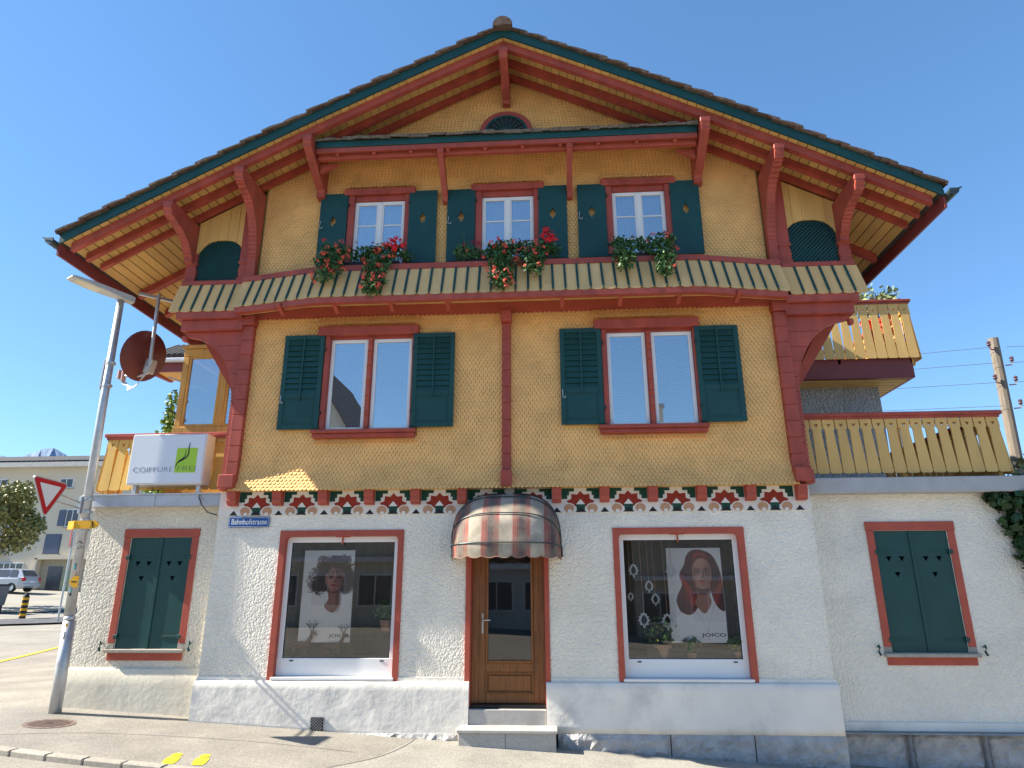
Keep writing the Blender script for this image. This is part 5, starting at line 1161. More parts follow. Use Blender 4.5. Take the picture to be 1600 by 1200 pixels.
sticker(2.05,.04,-1.9,-1.3,m_st1,.0732); sticker(1.72,.03,-2.0,-1.5,m_st1); sticker(1.66,.018,-1.9,-1.4,m_blk); sticker(1.10,.05,-1.6,-1.1,m_st2,.0845); sticker(.72,.03,-1.9,-1.5,m_st2,.0845); sticker(1.24,.025,-1.5,-1.1,m_syel,.0846)
b = MB(); a = [(.055*math.cos(t), .045*math.sin(t)) for t in np.linspace(.3, 2.9, 10)]; zc = 2.36
for s in (1, -1): b.tube([(rl(zc)+.0735*math.sin(p[0]/.07), -.27-.0735*math.cos(p[0]/.07), zc+s*p[1]*.8+s*.008) for p in a], .006, 4)
b.build('ring_mark', m_blk, lp)
tag_s = thing('trail_arrow', (rl(1.84)-.0,-.345,1.84), 'small yellow trail diamond fixed low on the lamp pole', 'trail sign'); b = MB(); x = rl(1.84)+.02; b.prism([(x-.07,1.84),(x,1.92),(x+.075,1.92),(x+.075,1.76),(x,1.76)], 'y', -.352, -.346); b.build('plate', m_syel, tag_s); quick('print_line', m_black, tag_s, (x-.03,x+.05,-.3535,-.3525,1.832,1.848))
# yellow hiking signpost
hs = thing('hiking_sign', (rl(2.66),-.35,2.66), 'yellow arrow hiking sign with a walking figure on the lamp pole', 'hiking sign')
xa = rl(2.66)-.12; b = MB(); b.prism([(xa,2.60),(xa+.32,2.60),(xa+.39,2.60+.03),(xa+.40,2.66),(xa+.39,2.69),(xa+.32,2.72),(xa,2.72)], 'y', -.362, -.350); b.build('plate', m_syel, hs)
b = MB(); b.obox((xa-.05,-.33,2.655), (1,-.5,0), (.5,1,0), (0,0,1), .08, .006, .06); b.build('second_plate', m_syel, hs)
b = MB(); px = xa+.30; b.disc((px,-.3635,2.70), (0,1,0), .011, 10); 
for q in (((0,.03),(.002,-.008),.010),((.002,-.005),(.022,-.048),.007),((0,-.005),(-.020,-.048),.007),((0,.022),(.022,.0),.005),((0,.022),(-.018,.004),.005),((.026,.01),(.030,-.048),.003)):
    b.tube([(px+q[0][0],-.3635,2.66+q[0][1]),(px+q[1][0],-.3635,2.66+q[1][1])], q[2]*.6, 5)
b.build('walker', m_black, hs); b = MB(); b.tube([(rl(2.6),-.27,2.57),(rl(2.75),-.27,2.75)], .0745, 12); b.build('band', m_galv, hs)
for o in (lp, hs, tag_s): o.location += Vector((-.085,.12,.015))
# give way sign
gw = thing('give_way_sign', (-6.3,-.9,3.0), 'triangular red and white give way sign on an arm from the lamp pole', 'traffic sign')
T = [Vector((-6.525,-.966,3.296)), Vector((-6.01,-.939,3.172)), Vector((-6.27,-.94,2.72))]
T = [Vector((-6.268,-1.281,3.241)), Vector((-6.195,-.689,3.207)), Vector((-6.285,-.92,2.717))]
nv = (T[1]-T[0]).cross(T[2]-T[0]).normalized(); nv = nv if nv.y < 0 else -nv; cc = (T[0]+T[1]+T[2])/3
def tri(sc, d, rr_): 
    P_ = [cc+(p-cc)*sc for p in T]; out = []
    for i in range(3):
        a, p, q = P_[i-1], P_[i], P_[(i+1) % 3]; e1 = (a-p).normalized()*rr_; e2 = (q-p).normalized()*rr_
        for t in np.linspace(0, 1, 6): out.append(p+e1*(1-t)**2+e2*t**2+nv*d)
    return out
def plate(b, sc, d0, d1, rr_): A = tri(sc, d0, rr_); B = tri(sc, d1, rr_); n = len(A); b.add(A+B, [tuple(range(n)), tuple(range(n, 2*n))]+[(i, (i+1) % n, n+(i+1) % n, n+i) for i in range(n)])
b = MB(); plate(b, 1.06, -.02, .0, .09); b.build('backing', m_galv, gw); b = MB(); plate(b, .97, .0005, .004, .07); b.build('red_border', m_sred, gw); b = MB(); plate(b, .62, .0045, .006, .02); b.build('white_field', m_swht, gw)
b = MB(); zq = 3.02; b.tube([cc-nv*.05+Vector((0,-.05,.02)), cc-nv*.05+Vector((-.01,.30,0)), (rl(zq)-.175,-.19,3.0)], .017, 7); b.tube([cc-nv*.05+Vector((0,0,-.12)), cc-nv*.05+Vector((-.01,.22,-.10)), (rl(zq)-.175,-.19,2.92)], .015, 7); b.box(rl(zq)-.175, rl(zq)-.135, -.24, -.12, 2.84, 3.10, .004); b.tube([(rl(zq)-.085,-.15,2.85),(rl(zq)-.085,-.15,2.89)], .076, 12); b.tube([(rl(zq)-.085,-.15,3.04),(rl(zq)-.085,-.15,3.08)], .076, 12); b.build('arm', m_galv, gw)
# manhole and footprints
mh = thing('manhole_cover', (-5.74,-.8,gz(-5.74,-.8)), 'round rusty manhole cover in the pavement near the lamp pole', 'manhole cover'); zz0 = gz(-5.74,-.8)
m_rust = M('rusty_iron', (.19,.13,.105), .8, var=.4, vscale=30)
b = MB(); n = 28; b.prism([(-5.74+.30*math.cos(2*PI*k/n), -.8+.30*math.sin(2*PI*k/n)) for k in range(n)], 'z', zz0-.02, zz0+.006); b.build('frame', m_rust, mh)
b = MB()
for i in range(-6, 7):
    for j in range(-6, 7):
        if i*i+j*j < 34: b.box(-5.74+i*.042-.014, -5.74+i*.042+.014, -.8+j*.042-.014, -.8+j*.042+.014, zz0, zz0+.011)
b.build('stud_pattern', m_rust, mh); quick('lift_hole', m_blk, mh, (-5.78,-5.70,-.83,-.77,zz0,zz0+.0125))
b = MB(); b.v = [(x, y, z-.055*(x+5.74)) for x, y, z in b.v]
for o in mh.children:
    for v_ in o.data.vertices: v_.co.z -= .055*v_.co.x
for i, (fx, fy, lb) in enumerate(((-3.40,-1.97,'left one of two yellow painted footprints on the pavement by the kerb'),(-3.09,-1.93,'right one of two yellow painted footprints on the pavement by the kerb'))):
    t = thing('painted_footprint', (fx,fy,gz(fx,fy)), lb, 'footprint', 'painted footprints on the pavement'); 
    for nm, pl in (('sole', [(-.045,-.12),(0,-.135),(.045,-.12),(.052,-.02),(.04,.035),(-.04,.035),(-.055,-.02)]), ('heel', [(-.036,.06),(.036,.06),(.036,.11),(0,.135),(-.036,.11)])):
        a = .27; pl = [(1.35*q[0], 1.8*q[1]) for q in pl]; P_ = [(fx+p[0]*math.cos(a)-p[1]*math.sin(a), fy+p[0]*math.sin(a)+p[1]*math.cos(a)) for p in smooth_poly(pl, 4)]
        b = MB(); b.add([(p[0],p[1],gz(*p)+.005) for p in P_], [tuple(range(len(P_)))]); b.build(nm, m_yfoot, t)
# ================================================================ right annex
RX = thing('garden_annex', (6,.3,-.4), 'white roughcast annex with closed green shutters right of the chalet', 'annex')
b = MB(); wall_holes(b, 4.5, 9.5, -.02, 3.06, [(5.51,6.54,.87,2.53)], .30, .45); b.build('wall', m_stuc, RX)
quick('base_band', m_plin, RX, (4.5,9.5,.265,.42,-.115,.0), c=.01)
stones([4.60,5.50,6.46,7.42,8.4,9.4], -.12, .235, parent=RX, seed=21)
annex_window(RX, 5.51, 6.54, .87, 2.53, .30)
b = MB(); b.box(4.5, 9.6, .08, 5, 3.06, 3.285, .01); b.build('terrace_slab', m_conc, RX)
railing('terrace_railing', 'ochre board railing of the lower right terrace above the concrete slab', [(4.62,.30),(7.60,.30),(7.60,4)], 3.365, .88)
# rear wing right: grey roughcast wall and upper balcony
rw2 = thing('upper_balcony', (7,4.6,3.2), 'grey roughcast rear wing carrying the upper right balcony on dark red beams', 'balcony')
b = MB(); b.box(4.4, 8.40, 5.3, 11, 3.2, 6.2); b.build('wall', m_stuc3, rw2); b = MB(); b.box(4.4, 8.90, 4.62, 4.74, 6.20, 6.66, .01); b.box(8.80, 8.90, 4.74, 10, 6.20, 6.66, .01); b.build('beam', m_dred, rw2)
b = MB(); b.box(4.4, 8.80, 4.74, 10, 6.21, 6.27); b.build('soffit', m_soff, rw2)
for i in range(7): quick('soffit_batten', m_yel, rw2, (4.4,8.80,4.8+.2*i,4.95+.2*i,6.19,6.208))
railing('balcony_railing', 'ochre board railing of the upper right balcony', [(5.6,4.62),(9.02,4.62),(9.02,9)], 6.63, 1.37, lean=.09, W=.235)
ol = thing('balcony_shrub', (8.3,5.2,6.7), 'thin pale oleander showing over the upper right balcony railing', 'shrub'); cs = [(8.35,5.3,8.35),(8.7,5.3,8.5),(8.9,5.2,8.15),(8.5,5.3,7.9),(9.0,5.3,8.45)]
tag(leaf_cloud(cs, [(.32,.3,.28)]*5, 260, .12, 41, jit=1.).build('foliage', M('silver_leaf', (.22,.27,.12), .5, var=.4, vscale=9), ol), kind='stuff'); b = MB()
for c in cs: b.tube([(8.6,5.2,6.7),(8.6,5.2,7.4),c], .018, 5)
b.build('stem', m_bark, ol)
for i, (x, lb) in enumerate(((8.25,'red flower pot behind the upper right balcony boards, left of two'),(8.62,'red flower pot behind the upper right balcony boards, right of two'))):
    t = thing('flower_pot', (x,4.95,7.0), lb, 'flower pot', 'pots on the upper balcony'); b = MB(); b.lathe((x,4.95,7.1), [(.10,0),(.15,.3),(.16,.3),(.16,.34)], 10); b.build('pot', M('terracotta', (.42,.13,.06), .8), t); tag(leaf_cloud([(x,4.95,7.6)], [(.2,.2,.2)], 90, .08, 50+i).build('foliage', m_fl2, t), kind='stuff'); quick('shelf', m_frm, t, (x-.16,x+.16,4.8,5.1,6.7,7.1))
# Virginia creeper over the right edge
vn = thing('wall_creeper', (7.6,.2,2.9), 'dark green creeper hanging down the right annex wall', 'climber')
cs = [(7.35,.18,2.92),(7.7,.15,2.95),(7.45,.18,2.6),(7.8,.15,2.55),(7.55,.18,2.2),(7.85,.15,2.1),(7.65,.2,1.8),(7.95,.15,1.6),(7.78,.2,1.4),(8.3,.15,2.6),(8.3,.15,1.8),(7.22,.2,2.98),(8.1,.15,1.0),(7.75,.2,.9),(8.0,.2,3.1)]
rs = [(.20,.12,.16),(.28,.14,.2),(.22,.12,.22),(.25,.14,.25),(.2,.12,.25),(.25,.14,.3),(.17,.12,.25),(.25,.14,.35),(.12,.1,.2),(.4,.2,.5),(.4,.2,.6),(.12,.1,.08),(.3,.15,.4),(.08,.08,.15),(.4,.2,.15)]
tag(leaf_cloud(cs, rs, 3000, .105, 44, down=.5, jit=.35).build('foliage', m_vine, vn), kind='stuff'); b = MB()
for c0, c1 in (((8.2,.27,.0),(7.6,.27,2.9)),((8.3,.27,0),(8.1,.27,3)),((7.4,.24,2.9),(7.75,.24,1.3))): b.tube([c0, ((c0[0]+c1[0])/2+.1,.27,(c0[2]+c1[2])/2), c1], .018, 6)
b.build('stem', m_bark, vn)
gv = thing('terrace_vine', (8.0,1.5,3.3), 'small bronze green vine shoots on the right terrace corner', 'climber'); tag(leaf_cloud([(8.1,1.2,3.5),(8.35,1.2,3.62)], [(.22,.2,.2)]*2, 60, .12, 46).build('foliage', leafmat('bronze_leaf', (.20,.19,.06)), gv), kind='stuff')
b = MB(); b.tube([(8.1,1.2,3.285),(8.1,1.2,3.5),(8.35,1.2,3.62)], .012, 5); b.build('stem', m_bark, gv)
# utility pole with insulators and wires
up_ = thing('utility_pole', (12.75,8,gz(12.75,8)), 'weathered wooden utility pole with insulators beyond the right terrace', 'utility pole')
b = MB(); b.tube([(12.72,8,-.9),(13.0,8,8.3)], .17, 10, r1=.125); b.build('pole', m_pole, up_)
wires = MB()
for z, sx in ((8.0,-1),(7.55,1),(7.05,-1),(6.35,1),(7.0,1)):
    b = MB(); px = 12.74+.28*(z+.9)/9.2; b.tube([(px+sx*.1,7.9,z-.06),(px+sx*.24,7.85,z-.06),(px+sx*.26,7.85,z+.04)], .018, 6); b.lathe((px+sx*.26,7.85,z+.03), [(.03,0),(.055,.03),(.04,.07),(.055,.10),(.03,.14)], 8); b.build('insulator', M('porcelain_brown', (.10,.06,.07), .3), up_)
def wire(p, q, sag):
    wires.tube([Vector(p).lerp(Vector(q), t)-Vector((0,0,sag*4*t*(1-t))) for t in np.linspace(0,1,9)], .007, 4)
for dz, zz_ in ((0,8.0),(-.45,7.55),(-.95,7.0),(-1.6,6.35)):
    wire((12.8,7.85,zz_), (-15,30,zz_+7.5), .8); wire((13.2,7.85,zz_), (24,2,zz_-.6-.5*dz), .3)
wires.build('wire', M('wire_grey', (.12,.13,.15), .5), up_)
# ================================================================ geraniums
def planter(x0, x1, label):
    t = thing('planter_box', ((x0+x1)/2,-.32,6.645), label, 'planter box', 'planter boxes on the flower rail'); b = MB(); b.prism([(-.40,6.645),(-.43,6.80),(-.21,6.80),(-.24,6.645)], 'x', x0, x1); b.build('box', m_blk, t)
    b = MB(); b.box(x0+.02, x1-.02, -.41, -.23, 6.78, 6.81); b.build('soil', m_dark, t)
def blossoms(pts, n, r, seed, mat, par, name='flower'):
    g = np.random.default_rng(seed); b = MB()
    for (x, y, z) in pts:
        for k in range(n):
            d = g.normal(size=3); d /= np.linalg.norm(d); d[1] = -abs(d[1])*.8+.15; p = Vector((x,y,z))+Vector(d)*r*(.5+.5*g.random()); nrm = (Vector(d)+Vector((0,-.4,.2))).normalized(); u = nrm.cross(Vector(g.normal(size=3))).normalized(); v = nrm.cross(u); s = r*.42
            b.add([p+nrm*.003]+[p+(u*math.cos(a)+v*math.sin(a))*s*(1 if i % 2 else .5) for i, a in enumerate(np.linspace(0, 2*PI, 11)[:-1])], [(0,1+i,1+(i+1) % 10) for i in range(10)])
    return tag(b.build(name, mat, par), kind='stuff')
def geranium(x, y, z, cs, rs, nleaf, label, seed, fl=(), stems=(), lf=.05):
    t = thing('geranium', (x,y,z), label, 'geranium', 'geraniums along the flower rail')
    tag(leaf_cloud(cs, rs, nleaf, lf, seed, jit=.6).build('foliage', m_leaf, t), kind='stuff')
    b = MB(); g = np.random.default_rng(seed+9)
    for c in list(cs)+list(stems): p = Vector((x,-.32,6.80)); q = Vector(c); mid = (p+q)/2+Vector((0,-.12,.10)); b.tube(curve_pts([p, mid, q], 4), .006, 4)
    b.build('stem', M('green_stem', (.06,.12,.03), .6), t)
    for k, (mat, pts, n, r) in enumerate(fl): blossoms(pts, n, r, seed+20+k, mat, t)
    return t
g_ = np.random.default_rng(12)
def scatter(cs, rs, n):
    out = []
    for _ in range(n):
        i = g_.integers(len(cs)); d = g_.normal(size=3); d /= np.linalg.norm(d); d[1] = -abs(d[1]); out.append(tuple(np.array(cs[i])+d*np.array(rs[i])*1.02))
    return out
planter(-2.62,-1.55,'dark planter box on the rail under the left top window'); planter(-.62,.92,'dark planter box on the rail under the middle top window'); planter(1.80,2.75,'dark planter box on the rail under the right top window')
def trail(x, w_, zb, ztop=6.95, k=5):
    cs, rs = [], []
    for i in range(k):
        f = i/(k-1); z = ztop-(ztop-zb)*f; y = -.36-.16*min(1,f*1.6)-.17*max(0,f-.2); cs.append((x+(.05*math.sin(3*i+x*5)), y-.07, z)); rs.append((w_*(1-.35*f*f), .11, .13+.02*(i == 1)))
    return cs, rs
c1, r1 = trail(-2.62,.30,6.42,7.05); geranium(-2.5,-.32,6.8,c1,r1,900,'trailing geranium with salmon flowers, leftmost on the rail',61,[(m_fl2,scatter(c1,r1,22),8,.052),(m_fl1,[(-2.82,-.42,7.22)],9,.05)],[(-2.82,-.42,7.2)])
c2, r2 = trail(-1.86,.27,6.18,6.98,6); geranium(-1.9,-.32,6.8,c2,r2,1100,'long trailing salmon geranium hanging lowest under the left top window',62,[(m_fl2,scatter(c2,r2,26),8,.052),(m_fl1,[(-1.78,-.66,6.22),(-1.95,-.68,6.3)],10,.05)])
cu = [(-2.28,-.32,7.0),(-2.08,-.32,7.02),(-2.15,-.30,6.92)]; geranium(-2.2,-.32,6.8,cu,[(.16,.12,.14)]*3,380,'low leafy geranium with few dark buds before the left top window',63,[(m_fl3,[(-2.02,-.36,7.18),(-2.3,-.34,7.2)],7,.035)])
cu = [(-1.60,-.34,7.02),(-1.45,-.34,6.92),(-1.75,-.34,6.95)]; geranium(-1.6,-.32,6.8,cu,[(.18,.12,.14),(.15,.12,.1),(.13,.12,.12)],320,'upright geranium with big scarlet heads at the left top window',64,[(m_fl1,[(-1.72,-.40,7.17),(-1.60,-.42,7.20),(-1.52,-.40,7.10),(-1.64,-.46,7.08),(-1.78,-.42,7.10),(-1.62,-.48,7.0)],18,.075)],[(-1.6,-.4,7.15)])
c3, r3 = trail(.12,.30,6.22,6.98,6); geranium(.05,-.32,6.8,c3,r3,1150,'trailing salmon geranium hanging below the middle top window',65,[(m_fl2,scatter(c3,r3,26),8,.05),(m_fl2,[(.0,-.66,6.3),(.2,-.66,6.28)],8,.045)])
c4, r4 = trail(.60,.26,6.42,6.95); geranium(.6,-.32,6.8,c4,r4,750,'trailing geranium at the right of the middle planter box',66,[(m_fl2,scatter(c4,r4,12),8,.046)])
cu = [(-.48,-.33,7.0),(-.35,-.33,6.92),(-.60,-.33,6.95),(-.42,-.4,6.8)]; geranium(-.48,-.32,6.8,cu,[(.17,.12,.15),(.14,.12,.12),(.12,.12,.12),(.2,.12,.1)],420,'leafy geranium with dark red heads before the left shutter of the middle window',67,[(m_fl3,[(-.5,-.42,7.06),(-.36,-.4,7.12),(-.28,-.38,7.1)],9,.05),(m_fl2,[(-.44,-.46,6.92)],7,.04)],[(-.52,-.36,7.3)])
cu = [(.05,-.33,7.02),(.30,-.33,7.0),(.5,-.33,7.0),(-.12,-.33,6.9)]; geranium(.2,-.32,6.8,cu,[(.2,.12,.13)]*4,520,'geranium with crimson heads in the middle of the middle planter box',68,[(m_fl3,[(.1,-.4,7.08),(.38,-.4,7.10),(.28,-.42,7.0),(.52,-.42,7.06),(.0,-.42,7.0)],11,.055),(m_fl1,[(.06,-.44,7.14)],10,.05)])
cu = [(.83,-.33,7.02),(.95,-.33,6.95)]; geranium(.85,-.32,6.8,cu,[(.16,.12,.16),(.12,.1,.12)],260,'tall geranium with scarlet heads before the right shutter of the middle window',69,[(m_fl1,[(.82,-.40,7.28),(.90,-.40,7.20),(.80,-.44,7.16),(.94,-.42,7.12),(.86,-.46,7.08)],18,.075)],[(.84,-.38,7.25)])
c5, r5 = trail(2.02,.24,6.46,7.0); geranium(2.0,-.32,6.8,c5,r5,620,'trailing geranium without flowers under the right top window',70,[])
c6, r6 = trail(2.62,.26,6.36,7.02); geranium(2.6,-.32,6.8,c6,r6,820,'trailing geranium with few salmon flowers, rightmost on the rail',71,[(m_fl2,scatter(c6,r6,8),7,.042),(m_fl3,[(2.72,-.4,7.17)],9,.05)])
cu = [(2.28,-.33,7.0),(2.42,-.33,6.95)]; geranium(2.3,-.32,6.8,cu,[(.15,.12,.13)]*2,240,'small leafy geranium in the middle of the right planter box',72,[(m_fl3,[(2.2,-.4,7.12),(2.46,-.4,7.1)],6,.035)])
# ================================================================ background street, left
bb = thing('apartment_building', (-42,40,2.1), 'cream rendered building with a dark hipped roof across the street at far left', 'building'); m_bwin = M('far_window', (.05,.06,.08), .25, spec=.6); m_bshut = M('slate_blue_panel', (.09,.11,.17), .5)
y = 40; x0, x1 = -60, -33.5
b = MB(); b.box(x0, x1, y, y+12, 1.2, 11.1); b.build('wall', m_cream, bb)
b = MB(); b.add([(x0-1,y-.7,11.47),(x1+.7,y-.7,11.47),(x1+.7,y+12.7,11.47),(x0-1,y+12.7,11.47),(x0,y+6,13.3),(x1-2.2,y+6,13.3)], [(0,1,5,4),(1,2,5),(2,3,4,5),(0,3,4)]); rf2 = b.build('roof', m_dtile, bb)
b = MB(); b.box(x0-1, x1+.7, y-.72, y+12.7, 11.1, 11.46); b.build('eaves', M('pale_eaves', (.50,.48,.44), .7), bb)
b = MB()
for k in range(60): xq = x1+.4-.42*k; b.tube([(xq,y-.65,11.50),(xq+(-.3 if k < 8 else 0),y+(2 if k > 12 else .4+.15*k),11.52+.24*(2 if k > 12 else .4+.15*k)+.1)], .07, 4)
b.build('tile_rows', m_dtile, rf2)
def bwin(cx, cz, w_, h_, mat=m_bwin, shut=False, mull=1):
    f = MB(); f.box(cx-w_/2-.07, cx+w_/2+.07, y-.03, y+.02, cz-h_/2-.07, cz+h_/2+.07); wn = f.build('window', m_swht if not shut else m_bshut, bb)
    quick('pane', mat, wn, (cx-w_/2, cx+w_/2, y-.05, y-.032, cz-h_/2, cz+h_/2))
    for k in range(mull): xq = cx-w_/2+w_*(k+1)/(mull+1); quick('glazing_bar', m_swht if not shut else mat, wn, (xq-.03, xq+.03, y-.06, y-.051, cz-h_/2, cz+h_/2))
    quick('sill', m_kerb, wn, (cx-w_/2-.15, cx+w_/2+.15, y-.12, y, cz-h_/2-.16, cz-h_/2-.08)); return wn
bwin(-37.2,9.9,.95,.6); bwin(-42.6,9.9,.95,.6)
bwin(-36.2,7.2,.9,1.2); quick('shutter', m_bshut, bb, (-37.3,-36.75,y-.08,y-.03,6.6,7.8)); bwin(-41.2,7.2,1.0,1.5); quick('shutter', m_bshut, bb, (-40.6,-39.9,y-.08,y-.03,6.45,7.95)); bwin(-43.8,7.2,1.0,1.5)
bwin(-37.4,5.25,1.15,1.35,m_bshut,True,0); bwin(-41.6,5.25,1.0,1.4); bwin(-44.2,5.25,1.0,1.4)
bwin(-40.4,3.35,1.9,.95,M('shop_glass_far', (.07,.09,.09), .2, spec=.6),False,3); bwin(-44.5,3.2,2.2,1.4,m_bwin,False,2)
b = MB(); b.box(-38.1,-34.0,y-.02,y+.02,1.4,4.1); b.build('recess_back', M('recess_wall', (.40,.35,.26), .9), bb)
b = MB(); b.box(-38.2,-38.0,y-.5,y,1.4,4.2); b.box(-38.2,-33.5,y-.5,y,4.1,4.4); b.build('porch_surround', m_cream, bb); quick('door', m_bwin, bb, (-37.3,-36.2,y-.06,y-.03,1.4,3.6)); quick('door', M('pale_green_door', (.28,.34,.22), .5), bb, (-36.1,-34.6,y-.06,y-.03,1.4,3.3))
quick('base_band', m_conc, bb, (x0,-38.2,y-.06,y,1.3,2.6))
# deciduous tree
tr = thing('street_tree', (-31.4,27,.9), 'leafy broad crowned tree at the far left edge in front of the cream building', 'tree'); tx, ty, tz = -31.6, 27, .9
b = MB(); b.tube([(tx,ty,tz-.2),(tx+.05,ty,2.6),(tx,ty,4.2)], .24, 9, r1=.17)
cs = []; rs = []; g = np.random.default_rng(3)
for k in range(34):
    a = g.random()*2*PI; rr_ = 2.8*g.random()**.6; z = 4.0+4.1*g.random(); sc = math.sqrt(max(.1, 1-((z-5.9)/2.9)**2)); c = (tx+rr_*sc*math.cos(a), ty+rr_*sc*math.sin(a), z); cs.append(c); rs.append((.8,.8,.62))
    if k < 14: b.tube([(tx,ty,3.4+.6*g.random()), ((tx+c[0])/2,(ty+c[1])/2,(3.9+c[2])/2), c], .07, 5, r1=.02)
b.build('trunk', m_bark, tr); tag(leaf_cloud(cs, rs, 9500, .19, 9, jit=1.1).build('crown', m_tree, tr), kind='stuff')
# cars
def hatchback(name, loc, rot, mat, label, s=1.):
    t = thing(name, loc, label, 'car', 'cars parked by the cream building'); Rm = Matrix.Rotation(rot, 4, 'Z') @ Matrix.Scale(s, 4); Lc = Vector(loc)
    def fin(b, nm, m_, par=t, smooth=False):
        b.v = [tuple(Lc+(Rm @ Vector(p))) for p in b.v]; return b.build(nm, m_, par, smooth=smooth)
    # stations along the length (x), half widths and heights: lower body then cabin
    prof = [(-2.1,.38,.80,.62),(-2.05,.30,.98,.76),(-1.7,.26,1.02,.86),(-.6,.25,1.02,.88),(.8,.25,.98,.88),(1.6,.27,.86,.84),(2.0,.32,.72,.72),(2.1,.38,.62,.60)]
    b = MB(); vs = []
    for x, zb, zt, hw in prof: vs += [(x,-hw*.94,zb),(x,-hw,zb+.2),(x,-hw,zt-.14),(x,-hw*.93,zt),(x,hw*.93,zt),(x,hw,zt-.14),(x,hw,zb+.2),(x,hw*.94,zb)]
    n = len(prof); b.add(vs, [(8*i+k, 8*i+(k+1) % 8, 8*i+8+(k+1) % 8, 8*i+8+k) for i in range(n-1) for k in range(8)]+[tuple(range(8)), tuple(8*(n-1)+k for k in range(8))])
    cab = [(-2.02,1.0,.80,1.0),(-1.62,1.50,.62,1.0),(-1.0,1.58,.62,1.),(.0,1.56,.62,1),(.45,1.44,.62,1),(1.15,1.0,.78,1)]; vs = []
    for x, zt, hw, _ in cab: vs += [(x,-.84,.96),(x,-hw,zt),(x,hw,zt),(x,.84,.96)]
    b.add(vs, [(4*i+k, 4*i+(k+1) % 4, 4*i+4+(k+1) % 4, 4*i+4+k) for i in range(5) for k in range(4)]+[(0,1,2,3),(20,21,22,23)]); body = fin(b, 'body', mat, smooth=False)
    m_cg = m_bwin
    b = MB(); b.add([(-1.985,-.66,1.08),(-1.985,.66,1.08),(-1.69,.54,1.44),(-1.69,-.54,1.44)], [(0,1,2,3)]); fin(b, 'rear_window', m_cg)
    for s_ in (-1, 1):
        for xa, xb in ((-1.55,-.98),(-.90,-.08),(0.,.80)):
            b = MB(); top = lambda x: 1.50 if x < .1 else 1.50-.45*(x-.1)/.75; hy = lambda z: .852-.22*(z-.96)/.6
            q = [(xa,1.03),(xb,1.03),(xb,top(xb)),(xa+(.12 if xa < -1.5 else 0),top(xa))]; b.add([(x, s_*(hy(z)+.012), z) for x, z in q], [(0,1,2,3)]); fin(b, 'side_window', m_cg)
        b = MB(); b.box(-2.10,-1.93,s_*.60,s_*.85,.72,.98,.03); fin(b, 'tail_light', m_sred)
        b = MB(); b.box(1.7,1.98,s_*.5,s_*.82,.62,.78,.03); fin(b, 'headlight', m_swht)
        b = MB(); b.box(.75,.95,s_*.86,s_*1.02,.98,1.10,.03); fin(b, 'mirror', mat)
        for xw in (-1.3,1.35):
            b = MB(); b.tube([(xw,s_*.70,.31),(xw,s_*.885,.31)], .31, 18); w_ = fin(b, 'wheel', m_blk); b = MB(); b.tube([(xw,s_*.88,.31),(xw,s_*.90,.31)], .20, 12); fin(b, 'rim', m_galv, w_)
    b = MB(); b.add([(.62,-.72,1.02),(.62,.72,1.02),(.46,.60,1.42),(.46,-.60,1.42)], [(0,1,2,3)]); b.v = [(p[0]+.44*(1.42-p[2])/.4*1.1+.02, p[1], p[2]+.02) for p in b.v]; fin(b, 'windscreen', m_cg)
    b = MB(); b.box(-2.13,-2.09,-.26,.26,.62,.73); fin(b, 'number_plate', m_swht); b = MB(); b.box(-2.14,-2.0,-.84,.84,.36,.58,.05); fin(b, 'bumper', mat)
    return t
m_silver = M('silver_car_paint', (.42,.44,.48), .28, var=.03, metal=.4); m_cdark = M('grey_car_paint', (.12,.13,.15), .3, var=.03, metal=.3)
hatchback('parked_car', (-37.9,36.6,1.75), R(182), m_silver, 'silver hatchback parked in front of the cream building'); hatchback('parked_car', (-42.0,37.6,1.9), R(180), m_cdark, 'dark grey car cut off at the far left edge')
wb = thing('waste_bin', (-27.6,24.2,.8), 'dark wheeled waste bin at the far left edge by the street', 'waste bin'); b = MB()
bx, by, bz = -28.05, 24.4, gz(-28,24.4)+.35; b.add([(bx-.35,by-.35,bz),(bx+.35,by-.35,bz),(bx+.35,by+.35,bz),(bx-.35,by+.35,bz),(bx-.42,by-.42,bz+.95),(bx+.42,by-.42,bz+.95),(bx+.42,by+.42,bz+.95),(bx-.42,by+.42,bz+.95)], [(0,1,2,3),(4,5,6,7),(0,1,5,4),(1,2,6,5),(2,3,7,6),(3,0,4,7)]); b.build('bin_body', m_cdark, wb); quick('lid', m_blk, wb, (bx-.46,bx+.46,by-.48,by+.46,bz+.95,bz+1.04), c=.02); quick('foot', m_blk, wb, (bx-.3,bx+.3,by-.3,by+.3,bz-.4,bz))
pb = thing('poster_stand', (-31.5,27.4,1), 'white poster board with an orange top at the far left edge', 'poster board'); px, py, pz = -31.75, 27.2, 1.3; quick('board', m_swht, pb, (px-.7,px+.62,py,py+.06,pz+.75,pz+2.6)); quick('orange_band', M('orange_print', (.65,.22,.06), .5), pb, (px-.7,px+.62,py-.012,py-.003,pz+2.0,pz+2.6)); quick('post', m_galv, pb, (px-.6,px-.52,py,py+.06,pz-.8,pz+.75),(px+.45,px+.53,py,py+.06,pz-.8,pz+.75)); text('O', .7, m_cdark, pb, (px+.05,py-.006,pz+1.35))
bo = thing('street_bollard', (-24.1,21.6,gz(-24.1,21.6)), 'black and yellow banded bollard on the cobbled island', 'bollard'); x, y_, z = -24.1, 21.6, gz(-24.1,21.6)
b = MB(); b.lathe((x,y_,z), [(.14,0),(.14,.98),(.10,1.08),(.06,1.12)], 14); b.build('post', m_black, bo)
for k in range(4): b = MB(); b.lathe((x,y_,z+.12+.24*k), [(.146,0),(.146,.11)], 14); b.build('yellow_band', m_syel, bo)
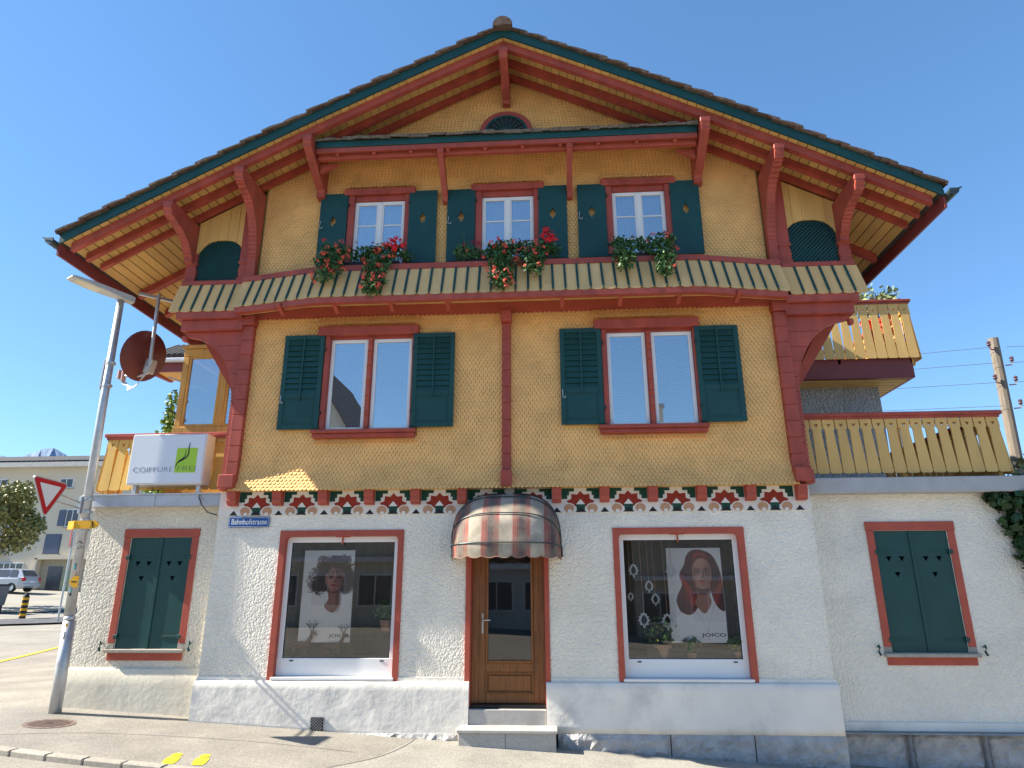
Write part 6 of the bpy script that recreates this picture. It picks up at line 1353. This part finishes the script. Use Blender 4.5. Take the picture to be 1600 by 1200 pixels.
rs_ = thing('round_sign', (-21,22,gz(-21,22)), 'round red and white traffic sign on a thin grey post behind the lamp pole', 'traffic sign')
xb, yb = -21.6, 20.6; zb_ = gz(xb,yb)
b = MB(); b.tube([(xb,yb,zb_-.1),(xb,yb,zb_+3.95)], .045, 8); b.build('post', m_galv, rs_)
b = MB(); nv = Vector((.62,.78,0)).normalized(); nv = Vector((.79,.61,0)); c0 = Vector((xb-.05,yb-.08,zb_+3.7)); u = Vector((-.61,.79,0)); P_ = [c0+u*.45*math.cos(t)+Vector((0,0,.45*math.sin(t))) for t in np.linspace(0,2*PI,25)[:-1]]; b.add(P_+[p-nv*.02 for p in P_], [tuple(range(24)), tuple(range(24,48))]+[(i,(i+1)%24,24+(i+1)%24,24+i) for i in range(24)]); b.build('red_disc', m_sred, rs_)
b = MB(); b.add([c0+u*.26*math.cos(t)+Vector((0,0,.26*math.sin(t)))+nv*.006 for t in np.linspace(0,2*PI,25)[:-1]], [tuple(range(24))]); b.build('white_field', m_swht, rs_)
# ================================================================ houses across the street (seen mirrored in the glass)
def across(x0, x1, yf, h, ridge, gable, wallm, label):
    t = thing('opposite_house', ((x0+x1)/2,yf,gz((x0+x1)/2,yf)), label, 'house', 'houses across the street'); zb = -1.2; yb = yf-9; b = MB(); b.box(x0,x1,yb,yf,zb,h)
    xm = (x0+x1)/2
    if gable: b.prism([(x0,h),(x1,h),(xm,ridge)], 'y', yb, yf)
    b.build('wall', wallm, t); b = MB()
    if gable:
        for s in (-1, 1):
            xe = xm+s*((x1-x0)/2+.8); ze = h-.8*(ridge-h)/((x1-x0)/2); b.prism([(xm,ridge+.05),(xm,ridge+.22),(xe,ze+.17),(xe,ze)], 'y', yb-.5, yf+.35)
    else: b.prism([(yf+.9,h-.1),(yf+.9,h+.15),((yf+yb)/2,ridge+.2),(yb-.9,h+.15),(yb-.9,h-.1)], 'x', x0-.6, x1+.6)
    b.build('roof', m_tile, t); n = max(2, int((x1-x0)/2.3)); zf = gz(xm,yf)
    for fl in range(max(1, int((h-.6)/2.8))):
        for k in range(n):
            cx = x0+(k+.5)*(x1-x0)/n; cz = zf+1.7+2.8*fl; w_ = .55 if fl else .8
            f = MB(); f.box(cx-w_-.1, cx+w_+.1, yf-.02, yf+.05, cz-.85, cz+.75); wn = f.build('window', m_swht, t); quick('pane', m_bwin, wn, (cx-w_,cx-.04,yf+.05,yf+.07,cz-.75,cz+.65),(cx+.04,cx+w_,yf+.05,yf+.07,cz-.75,cz+.65))
            if fl:
                for s in (-1,1): quick('shutter', m_cdark, t, (cx+s*(w_+.15),cx+s*(w_+.65),yf+.02,yf+.08,cz-.85,cz+.75))
    quick('string_course', m_swht, t, (x0-.05,x1+.05,yf,yf+.25,zf+3.0,zf+3.25))
across(-5.8,3.5,-27,6.4,8.2,False,M('pale_grey_facade',(.60,.58,.54),.9),'pale grey house across the street mirrored in the door glass')
across(-18.9,-6.9,-24,5.0,14.6,True,M('pale_facade',(.62,.57,.46),.9),'gabled cream house across the street mirrored in the left upstairs window')
across(5,15,-27,5.4,7.4,False,M('warm_facade',(.58,.50,.40),.9),'low warm toned house across the street mirrored in the right shop window')
t = [o for o in COL.objects if o.name.startswith('opposite_house')][-1]; quick('chimney', m_cream, t, (6.75,7.25,-28.6,-28,6,11.9)); quick('chimney_cap', m_conc, t, (6.65,7.35,-28.7,-27.9,11.9,12.1))
tl = thing('opposite_lamp', (1.5,-20,gz(1.5,-20)), 'grey lamp post across the street mirrored in the door glass', 'street lamp'); b = MB(); b.tube([(.2,-19,-.5),(.35,-19,8.5)], .09, 10, r1=.06); b.build('pole', m_galv, tl); quick('lamp_head', m_lampg, tl, (.1,.6,-18.9,-18,8.45,8.6), c=.03)
